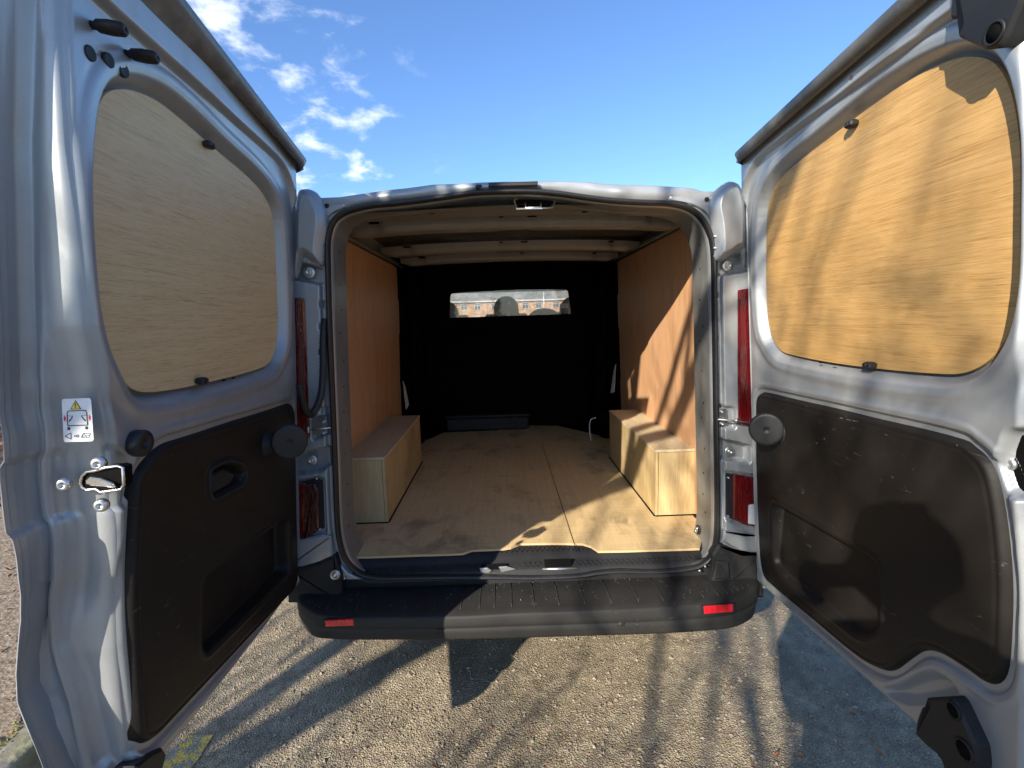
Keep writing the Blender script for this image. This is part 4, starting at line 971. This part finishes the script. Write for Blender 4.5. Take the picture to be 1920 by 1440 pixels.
# black front part of the load area
BY = 2.40
b = MB()
for s_, x in ((-1, -.80), (1, .83)):
    b.box((x+s_*.0, 2.09, .68), (.02, .66, 1.44))
    b.box((x-s_*.07, 2.02, .10), (.14, .40, .22), bev=.03)
    b.box((x-s_*.055, 2.25, .68), (.12, .30, 1.40), bev=.04)
b.box((0, 2.04, 1.372), (1.7, .80, .02)); b.build('front_lining', M_DARK, VAN)
wz0, wz1, wx0, wx1 = .957, 1.176, -.485, .553
WP = rpoly([(wx0, wz0), (wx0+.018, wz1-.012), (.05, wz1+.004), (wx1-.02, wz1-.004), (wx1+.004, wz0+.004)], [.01, .03, .2, .03, .01], 5)
WP = np.array([WP[i]+(WP[(i+1) % len(WP)]-WP[i])*k/8 for i in range(len(WP)) for k in range(8)])
b = MB(); n = len(WP); OUT = []
c_ = WP.mean(0)
for p in WP:   # shoot each window point out to the bulkhead border
    dx, dz = p-c_; k = min((.86/abs(dx)) if dx else 9, ((1.40-c_[1])/dz) if dz > 0 else ((c_[1]+.02)/-dz if dz < 0 else 9)); OUT.append((c_[0]+dx*k, c_[1]+dz*k))
V = [(p[0], BY, p[1]) for p in WP]+[(p[0], BY, p[1]) for p in OUT]+[(p[0], BY+.02, p[1]) for p in WP]+[(p[0], BY+.02, p[1]) for p in OUT]
F = []
for i in range(n):
    j = (i+1) % n; F += [(i, j, n+j, n+i), (2*n+i, 3*n+i, 3*n+j, 2*n+j), (i, 2*n+i, 2*n+j, j)]
b.add(V, F)
b.box((0, BY+.01, .68), (.0001, .0001, .0001))
for cx_, cz_ in ((-.86, 1.40), (.86, 1.40), (-.86, -.02), (.86, -.02)): b.box((cx_*.995, BY+.012, cz_), (.30, .006, .30))
b.box((0, BY+.012, .17), (1.72, .006, .38)); b.box((0, BY+.012, 1.35), (1.72, .006, .20))
for zz_ in (.25, .55, .80): b.box((.02, BY-.004, zz_), (1.3, .012, .05), bev=.004)
BH = b.build('bulkhead', M_DARK, VAN, label='matt black bulkhead with a narrow window')
b = MB(); b.prism([(p[0], BY+.008, p[1]) for p in c_+(WP-c_)*1.01], (0, .004, 0)); b.build('bulkhead_glass', M_GLS, BH)
Q = [ony(x, y, BY-.003) for x, y in ((1050, 570), (1065, 569), (1065, 577), (1050, 578))]
b = MB(); b.prism(Q, (0, -.001, 0)); a = Q[0]
for k in range(4):
    c_2 = Q[0]*(1-.2-.17*k)+Q[1]*(.2+.17*k); d_2 = Q[3]*(1-.2-.17*k)+Q[2]*(.2+.17*k); m_ = (c_2+d_2)/2; b.box(m_+np.array([0, -.0015, 0]), (.005, .0006, .009+.004*(k % 2)), 1)
b.build('glass_label', [M_WHITE, M_INK], BH, label='small white label at the right end of the window')

# roof inside: skin, rear header and two pressed bows
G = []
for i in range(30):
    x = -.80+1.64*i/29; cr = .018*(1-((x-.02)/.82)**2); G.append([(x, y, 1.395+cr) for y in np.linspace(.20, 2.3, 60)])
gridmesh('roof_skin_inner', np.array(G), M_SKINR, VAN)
def zin(x): # underside of the header follows the opening
    P = inset(SPs, .020); t_ = P[P[:, 1] > 1.1]; t_ = t_[np.argsort(t_[:, 0])]; return np.interp(x, t_[:, 0], t_[:, 1])
xs = np.linspace(-.60, .68, 90); G = []
for x in xs:
    z0 = zin(x); cr = .016*(1-((x-.03)/.82)**2)
    G.append([(x, .10, z0+.002), (x, .12, z0-.004), (x, .15, (z0-.004)*.6+.4*(1.346+cr)), (x, .18, (z0-.004)*.25+.75*(1.346+cr)), (x, .205, 1.342+cr), (x, .225, 1.338+cr), (x, .232, 1.338+cr), (x, .235, 1.345+cr), (x, .235, 1.40+cr)])
HD = gridmesh('roof_header', np.array(G), M_ROOF, VAN, label='pressed metal header above the rear opening')
for (x0, y0, x1, y1) in ((1040, 1330, 0, 0),): pass
for xc_ in (-.30, .30):
    b = MB(); b.box((xc_, .16, zin(xc_)-.001), (.022, .008, .003)); b.build('slot', M_VOID, HD)
Q = [ony(x, y, .055) for x, y in ((968, 376), (975, 373), (1028, 372), (1036, 377), (1033, 389), (972, 391))]
b = MB(); b.prism(Q, (0, .02, 0)); b.build('upper_latch_recess', M_VOID, HD)
Qo = [q+(q-np.mean(Q, 0))*.12 for q in Q]; b = MB(); b.tube([q+np.array([0, -.004, 0]) for q in Qo], .004, 6, closed=True); b.build('latch_surround', M_ROOF, HD)
b = MB(); p0 = ony(984, 390, .045); p1 = ony(1016, 389, .045); b.tube([p0+np.array([.003, .01, .022]), p0+np.array([.003, 0, 0]), p0, p1, p1+np.array([-.003, 0, 0]), p1+np.array([-.003, .01, .022])], .0032, 8); b.box((p0+p1)/2+np.array([0, 0, -.004]), (.07, .012, .006), bev=.002); b.build('upper_striker', M_ZINC, HD)
def bow(y0, wdt, z0, xw, nm):
    NX, NT = 140, 30; G = []
    for i in range(NX):
        x = .03+xw*(2*i/(NX-1)-1); u = (x-.03)/xw; cr = .020*(1-u*u); end = sm((1-abs(u))/.10)
        wid = wdt*(1-.30*math.exp(-((abs(u)-.0)/.12)**6))*(.72+.28*end)
        row = []
        for k in range(NT):
            t = k/(NT-1); hat = sm(t/.07)*sm((1-t)/.07)
            dz = -.055*hat*(.6+.4*end)+.006*math.exp(-((t-.5)/.12)**2)*sm((abs(u)-.22)/.05)*sm((.72-abs(u))/.04)-.004*math.exp(-((t-.5)/.2)**2)*(abs(u) < .12)
            row.append((x, y0+wid*(t-.5)+.012*sm((abs(u)-.74)/.06)-.014*math.exp(-(u/.10)**4), z0+cr+.034+dz))
        G.append(row)
    o = gridmesh(nm, np.array(G), M_ROOF, VAN)
    for u in (-.80, -.58, -.30, -.06, .10, .34, .55, .76):
        b = MB(); b.box((.03+xw*u, y0-wdt*.5+.012, z0+.020*(1-u*u)+.026), (.045, .02, .008), bev=.002); b.build('slot', M_VOID, o)
    return o
bow(.42, .09, 1.335, .765, 'roof_bow'); bow(1.15, .09, 1.335, .76, 'roof_bow'); bow(1.63, .07, 1.332, .75, 'roof_bow')
for y_, xr in ((.74, .50), (1.33, .48)):
    for s_ in (-1, 1):
        b = MB(); b.tube([(.03+s_*.10, y_, 1.402), (.03+s_*.12, y_, 1.392), (.03+s_*xr, y_, 1.386), (.03+s_*(xr+.03), y_, 1.396)], [.004, .010, .010, .004], 8, flat=.6, up=(0, 0, 1)); b.build('roof_swage', M_ROOF, VAN)
# lashing rings near the sill
for (x, y, s_) in ((656, 1011, -1), (1309, 993, 1)):
    p = ony(x, y, .10); b = MB(); b.lathe([(.014, 0), (.014, .004), (.010, .006), (.009, .001)], p, (-s_, -.25, 0), 18, ell=1.5); b.build('lashing_ring', M_RUB, VAN)
    b = MB(); q = [p+np.array([-s_*.007, 0, 0])+np.array([0, .008*math.cos(a), .013*math.sin(a)]) for a in np.linspace(0, 2*PI, 17)[:-1]]; b.tube(q, .0025, 6, closed=True, up=(1, 0, 0)); b.build('lashing_ring', M_CHR, VAN)

# ------------------------------------------------------------------ cab seen through the bulkhead window
b = MB(); b.box((.03, 3.0, 1.245), (1.62, 1.16, .05)); b.build('cab_headliner', M_LINER, VAN)
b = MB(); b.box((.03, 3.95, .42), (1.55, .35, .75), bev=.05); b.build('dashboard', M_BLK, VAN)
b = MB(); b.lathe([(.19, 0), (.205, .01), (.205, .025), (.19, .034), (.175, .02)], (.43, 3.55, .86), (0, -.8, .6), 28); b.build('steering_wheel', M_BLK, VAN)
for hx, w_, hz in ((-.54, .24, 1.105), (.005, .24, 1.135), (.60, .23, 1.115)):
    e = empty('cab_seat', (0, 0, 0), parent=VAN)
    b = MB(); b.box((hx, 2.95, .45), (.48, .50, .20), bev=.05); b.build('seat_cushion', M_FAB, e)
    b = MB(); b.box((hx, 2.72, .70), (.46, .14, .56), bev=.05); b.build('seat_backrest', M_FAB, e)
    b = MB(); P = rpoly([(-w_/2, -.16), (-w_/2+.012, .06), (-w_/2+.07, .125), (w_/2-.07, .125), (w_/2-.012, .06), (w_/2, -.16)], .05, 6)
    y_h = 2.66; c0 = ony(960, 590, y_h)[2]; zt_ = hz
    b.prism([(hx+p[0], y_h-.05, zt_-.125+p[1]) for p in P], (0, .11, 0), bev=.02); b.build('headrest', M_FAB, e)
SH = []
# outer shell: body sides, roof, cab nose, windscreen
secs = [(.035, .90, -.30, 1.345), (.30, .945, -.34, 1.41), (2.3, .955, -.36, 1.44), (3.3, .93, -.36, 1.41)]
b = MB(); G = []
for y, hw, z0, z1 in secs:
    c = .04; G.append([(c-hw*.97, y, z0), (c-hw, y, .1), (c-hw*.995, y, .55), (c-hw*.93, y, 1.15), (c-hw*.885, y, z1-.06), (c-hw*.80, y, z1-.012), (c, y, z1+.01), (c+hw*.80, y, z1-.012), (c+hw*.885, y, z1-.06), (c+hw*.93, y, 1.15), (c+hw*.995, y, .55), (c+hw, y, .1), (c+hw*.97, y, z0)])
G = np.array(G)
b.grid(G[:3]); 
for lo_, hi_ in ((0, 3), (5, 8), (10, 13)): b.grid(G[2:, lo_:hi_])
b.build('body_shell', M_SIL, VAN)
b = MB()
for s_ in (-1, 1):
    x = .04+s_*.92; b.box((x, 3.85, .12), (.05, 1.15, .95), bev=.02)
    b.tube([(x-s_*.09, 3.3, 1.37), (x-s_*.02, 4.25, .62)], .035, 8)
b.box((.04, 4.55, .15), (1.80, .50, .75), bev=.12); b.box((.04, 4.3, .52), (1.72, .5, .10), bev=.04); b.build('cab_body', M_SIL, VAN)
b = MB(); b.prism([(-.76, 3.34, 1.36), (.84, 3.34, 1.36), (.88, 4.22, .64), (-.80, 4.22, .64)], (0, .004, .004)); b.build('windscreen', M_GLS, VAN)
b = MB(); b.box((.04, 2.5, -.30), (1.7, 3.9, .05)); b.build('underbody', M_BLK, VAN)
for x in (-.80, .88):
    for y in (.93, 3.95):
        e = empty('wheel', (0, 0, 0), parent=VAN)
        b = MB(); b.lathe([(.20, -.10), (.31, -.10), (.328, -.07), (.328, .07), (.31, .10), (.20, .10)], (x, y, GZ+.327), (1, 0, 0), 36); b.build('tyre', M_RUB, e)
        b = MB(); b.lathe([(.20, -.09), (.19, -.05), (.06, -.03), (.0, -.03)], (x, y, GZ+.327), (1 if x < 0 else -1, 0, 0), 30); b.build('rim', M_ZINC, e)

# black flat case on the floor against the bulkhead
CS = empty('storage_case', (0, 0, 0), 'flat black plastic case lying against the bulkhead at the far end of the van floor', 'case')
a0 = onz(845, 810, .002); zc_ = .145
b = MB(); b.box((-.185, 2.31, .058), (.70, .15, .112), bev=.012)
for x in (-.41, -.20, .03): b.box((x, 2.232, .035), (.10, .006, .045), bev=.002)
b.build('case_body', M_BLK, CS)
b = MB(); b.box((-.185, 2.31, .127), (.72, .165, .024), bev=.006); b.build('case_lid', M_BLK, CS)
for x in (-.42, .05):
    b = MB(); b.box((x, 2.225, .10), (.05, .012, .035), bev=.003); b.build('case_catch', M_BLK, CS)

# ================================================================== brick terrace far ahead, seen through the cab
def house(x0, wdt, lab):
    root = empty('brick_house', (x0+wdt/2, 104, GZ), lab, 'house', 'terrace of brick houses ahead of the van')
    def lb(b, nm, mt): 
        b.v = [(p[0]-x0-wdt/2, p[1]-104, p[2]-GZ) for p in b.v]; return b.build(nm, mt, root)
    b = MB(); b.box((x0+wdt/2, 106, GZ+2.5), (wdt-.01, 8, 5)); lb(b, 'wall', M_BRICK)
    b = MB(); b.prism([(x0, 101.6, GZ+5.0), (x0, 106, GZ+8.2), (x0, 110.4, GZ+5.0)], (wdt-.02, 0, 0)); lb(b, 'roof', M_SLATE)
    b = MB(); b.box((x0+wdt/2, 101.62, GZ+5.0), (wdt-.03, .25, .28)); lb(b, 'gutter', M_UPVC)
    b = MB(); b.box((x0+wdt-.35, 101.9, GZ+2.4), (.12, .12, 4.8)); lb(b, 'downpipe', M_UPVC)
    b = MB(); b.box((x0+.7, 106, GZ+8.2), (.9, .9, 1.4)); lb(b, 'chimney', M_BRICK)
    for fx in (.22, .66):
        for zc in (1.35, 3.9):
            if fx > .5 and zc < 2:
                b = MB(); b.box((x0+wdt*fx, 101.96, GZ+1.05), (1.0, .12, 2.1)); lb(b, 'door', M_UPVC); continue
            xc = x0+wdt*fx; b = MB()
            for dx in (-.62, 0, .62): b.box((xc+dx, 101.95, GZ+zc), (.10, .12, 1.3))
            for dz in (-.62, .25, .62): b.box((xc, 101.95, GZ+zc+dz), (1.3, .12, .10))
            lb(b, 'window', M_UPVC)
            b = MB(); b.box((xc, 101.985, GZ+zc), (1.2, .04, 1.2)); lb(b, 'pane', M_PANE)
names = ['brick terrace house at the left end of the row', 'brick terrace house second from the left', 'brick terrace house third from the left, left of the middle headrest', 'brick terrace house in the middle of the row behind the headrest', 'brick terrace house right of the middle headrest', 'brick terrace house second from the right', 'brick terrace house at the right end of the row']
for k in range(7): house(-22+k*6.4, 6.4, names[k])
sl_ = empty('street_lamp', (5.3, 60, GZ), 'thin pale street lamp post in front of the brick terrace', 'street lamp')
b = MB(); b.tube([(0, 0, 0), (0, 0, 6)], [.09, .05], 8); b.build('post', M_UPVC, sl_)
b = MB(); b.tube([(0, 0, 6), (.2, -.1, 6.3), (.9, -.4, 6.4)], .04, 8); b.box((1.1, -.5, 6.4), (.5, .2, .1), bev=.02); b.build('lamp_head', M_UPVC, sl_)

# ================================================================== the person taking the picture (only the shadow is in frame)
def skin(name, verts, edges, radii, mat, parent, sub=2):
    me = bpy.data.meshes.new(name); me.from_pydata([tuple(map(float, v)) for v in verts], edges, []); me.materials.append(mat)
    o = bpy.data.objects.new(name, me); C.objects.link(o); o.parent = parent
    mod = o.modifiers.new('skin', 'SKIN')
    for i, r_ in enumerate(radii): me.skin_vertices[0].data[i].radius = (r_, r_) if not isinstance(r_, tuple) else r_
    me.skin_vertices[0].data[0].use_root = True
    mod.use_smooth_shade = True
    s_ = o.modifiers.new('sub', 'SUBSURF'); s_.levels = sub; s_.render_levels = sub
    return o
PX, PY = -.13, -2.30
ps = empty('person', (PX, PY, GZ), 'person in a dark coat standing behind the open van holding up a phone', 'person')
H = lambda x, y, z: (x, y, z)
V = [H(0, 0, .92), H(0, 0, 1.12), H(0, .02, 1.36), H(0, .03, 1.50), H(0, .05, 1.58),
     H(-.20, .02, 1.45), H(-.27, .04, 1.18), H(-.20, .24, 1.28), H(-.03, .39, 1.45),
     H(.20, .02, 1.45), H(.29, .06, 1.20), H(.27, .26, 1.30), H(.20, .39, 1.45),
     H(-.11, .0, .86), H(-.14, .02, .48), H(-.15, -.03, .10), H(-.16, .06, .05), H(-.17, .17, .04),
     H(.11, .0, .86), H(.14, .02, .48), H(.15, -.03, .10), H(.16, .06, .05), H(.17, .17, .04)]
E_ = [(0,1),(1,2),(2,3),(3,4),(2,5),(5,6),(6,7),(7,8),(2,9),(9,10),(10,11),(11,12),(0,13),(13,14),(14,15),(15,16),(16,17),(0,18),(18,19),(19,20),(20,21),(21,22)]
Rr = [(.24,.19),(.25,.19),(.24,.19),(.16,.16),.09,.11,.090,.070,.040,.11,.090,.070,.040,.13,.095,.08,.055,.04,.13,.095,.08,.055,.04]
skin('body', V, E_, Rr, M_CLOTH, ps)
b = MB(); cx_, cy_, cz_ = 0, .10, 1.70
rows_ = []
for i in range(17):
    t = i/16; a = -PI/2+PI*t; row = []
    for k in range(24):
        q = 2*PI*k/24; rx = .078*math.cos(a); ry = .098*math.cos(a); zz_ = .125*math.sin(a); fx = math.sin(q); fy = math.cos(q)
        jaw = 1-.22*max(0, -math.sin(a))*(1 if fy > -.2 else .6)
        px_, py_ = rx*fx*jaw, ry*fy*jaw
        if fy > .93 and -.25 < math.sin(a) < .15: py_ += .018*math.exp(-((math.sin(a)+.12)/.1)**2)       # nose
        if fy > .6 and .0 < math.sin(a) < .25: py_ -= .006
        row.append((cx_+px_, cy_+py_, cz_+zz_))
    rows_.append(row)
b.grid(np.array(rows_), closed=True)
for s_ in (-1, 1): b.lathe([(.004, 0), (.028, .004), (.030, .010), (.016, .012), (.006, .006)], (cx_+s_*.074, cy_-.012, cz_-.005), (s_, .1, 0), 14, ell=1.0)
b.build('head', M_SKIN, ps)
b = MB(); rows_ = []
for i in range(12):
    t = i/11; a = -.15+(PI/2+.15)*t; rows_.append([(cx_+.088*math.cos(a)*math.sin(2*PI*k/24), cy_-.012+.105*math.cos(a)*math.cos(2*PI*k/24)*(1 if math.cos(2*PI*k/24) < .3 else .93), cz_+.015+.130*math.sin(a)+(.055 if math.cos(2*PI*k/24) > .3 and i < 5 else 0)) for k in range(24)])
b.grid(np.array(rows_), closed=True); b.build('hair', M_HAIR, ps)
def hand(px_, py_, pz_, s_):
    base = np.array([px_, py_, pz_]); vv = [base+np.array([-s_*.0, -.05, -.01]), base, base+np.array([s_*.0, .02, .03])]; ee = [(0, 1), (1, 2)]; rr = [.026, (.034, .020), (.036, .016)]
    b_o = skin('hand', vv, ee, rr, M_SKIN, ps, 2)
    for k, (dx, ln_) in enumerate(((-.027, .055), (-.009, .064), (.009, .062), (.027, .048))):
        r0_ = base+np.array([dx, .022, .035]); t1 = r0_+np.array([-s_*.008, .014, ln_*.5]); t2 = t1+np.array([-s_*.02, .006, ln_*.35])
        skin('finger', [r0_-np.array([0, .01, .02]), r0_, t1, t2], [(0, 1), (1, 2), (2, 3)], [.010, .0095, .0088, .0078], M_SKIN, b_o, 1)
    r0_ = base+np.array([-s_*.032, .0, .005]); skin('thumb', [base, r0_, r0_+np.array([-s_*.02, -.002, .028]), r0_+np.array([-s_*.036, .0, .046])], [(0, 1), (1, 2), (2, 3)], [.014, .0125, .011, .009], M_SKIN, b_o, 1)
hand(.00, .40, 1.455, -1); hand(.185, .40, 1.455, 1)
ph = empty('phone', (-.035, -1.868, .944), 'black phone held up in both hands behind the open van', 'phone')
b = MB(); b.box((0, 0, 0), (.150, .009, .073), bev=.004); b.build('phone_body', M_BLK, ph)
b = MB(); b.box((0, -.0052, 0), (.142, .001, .066)); b.build('screen', M_PANE, ph)
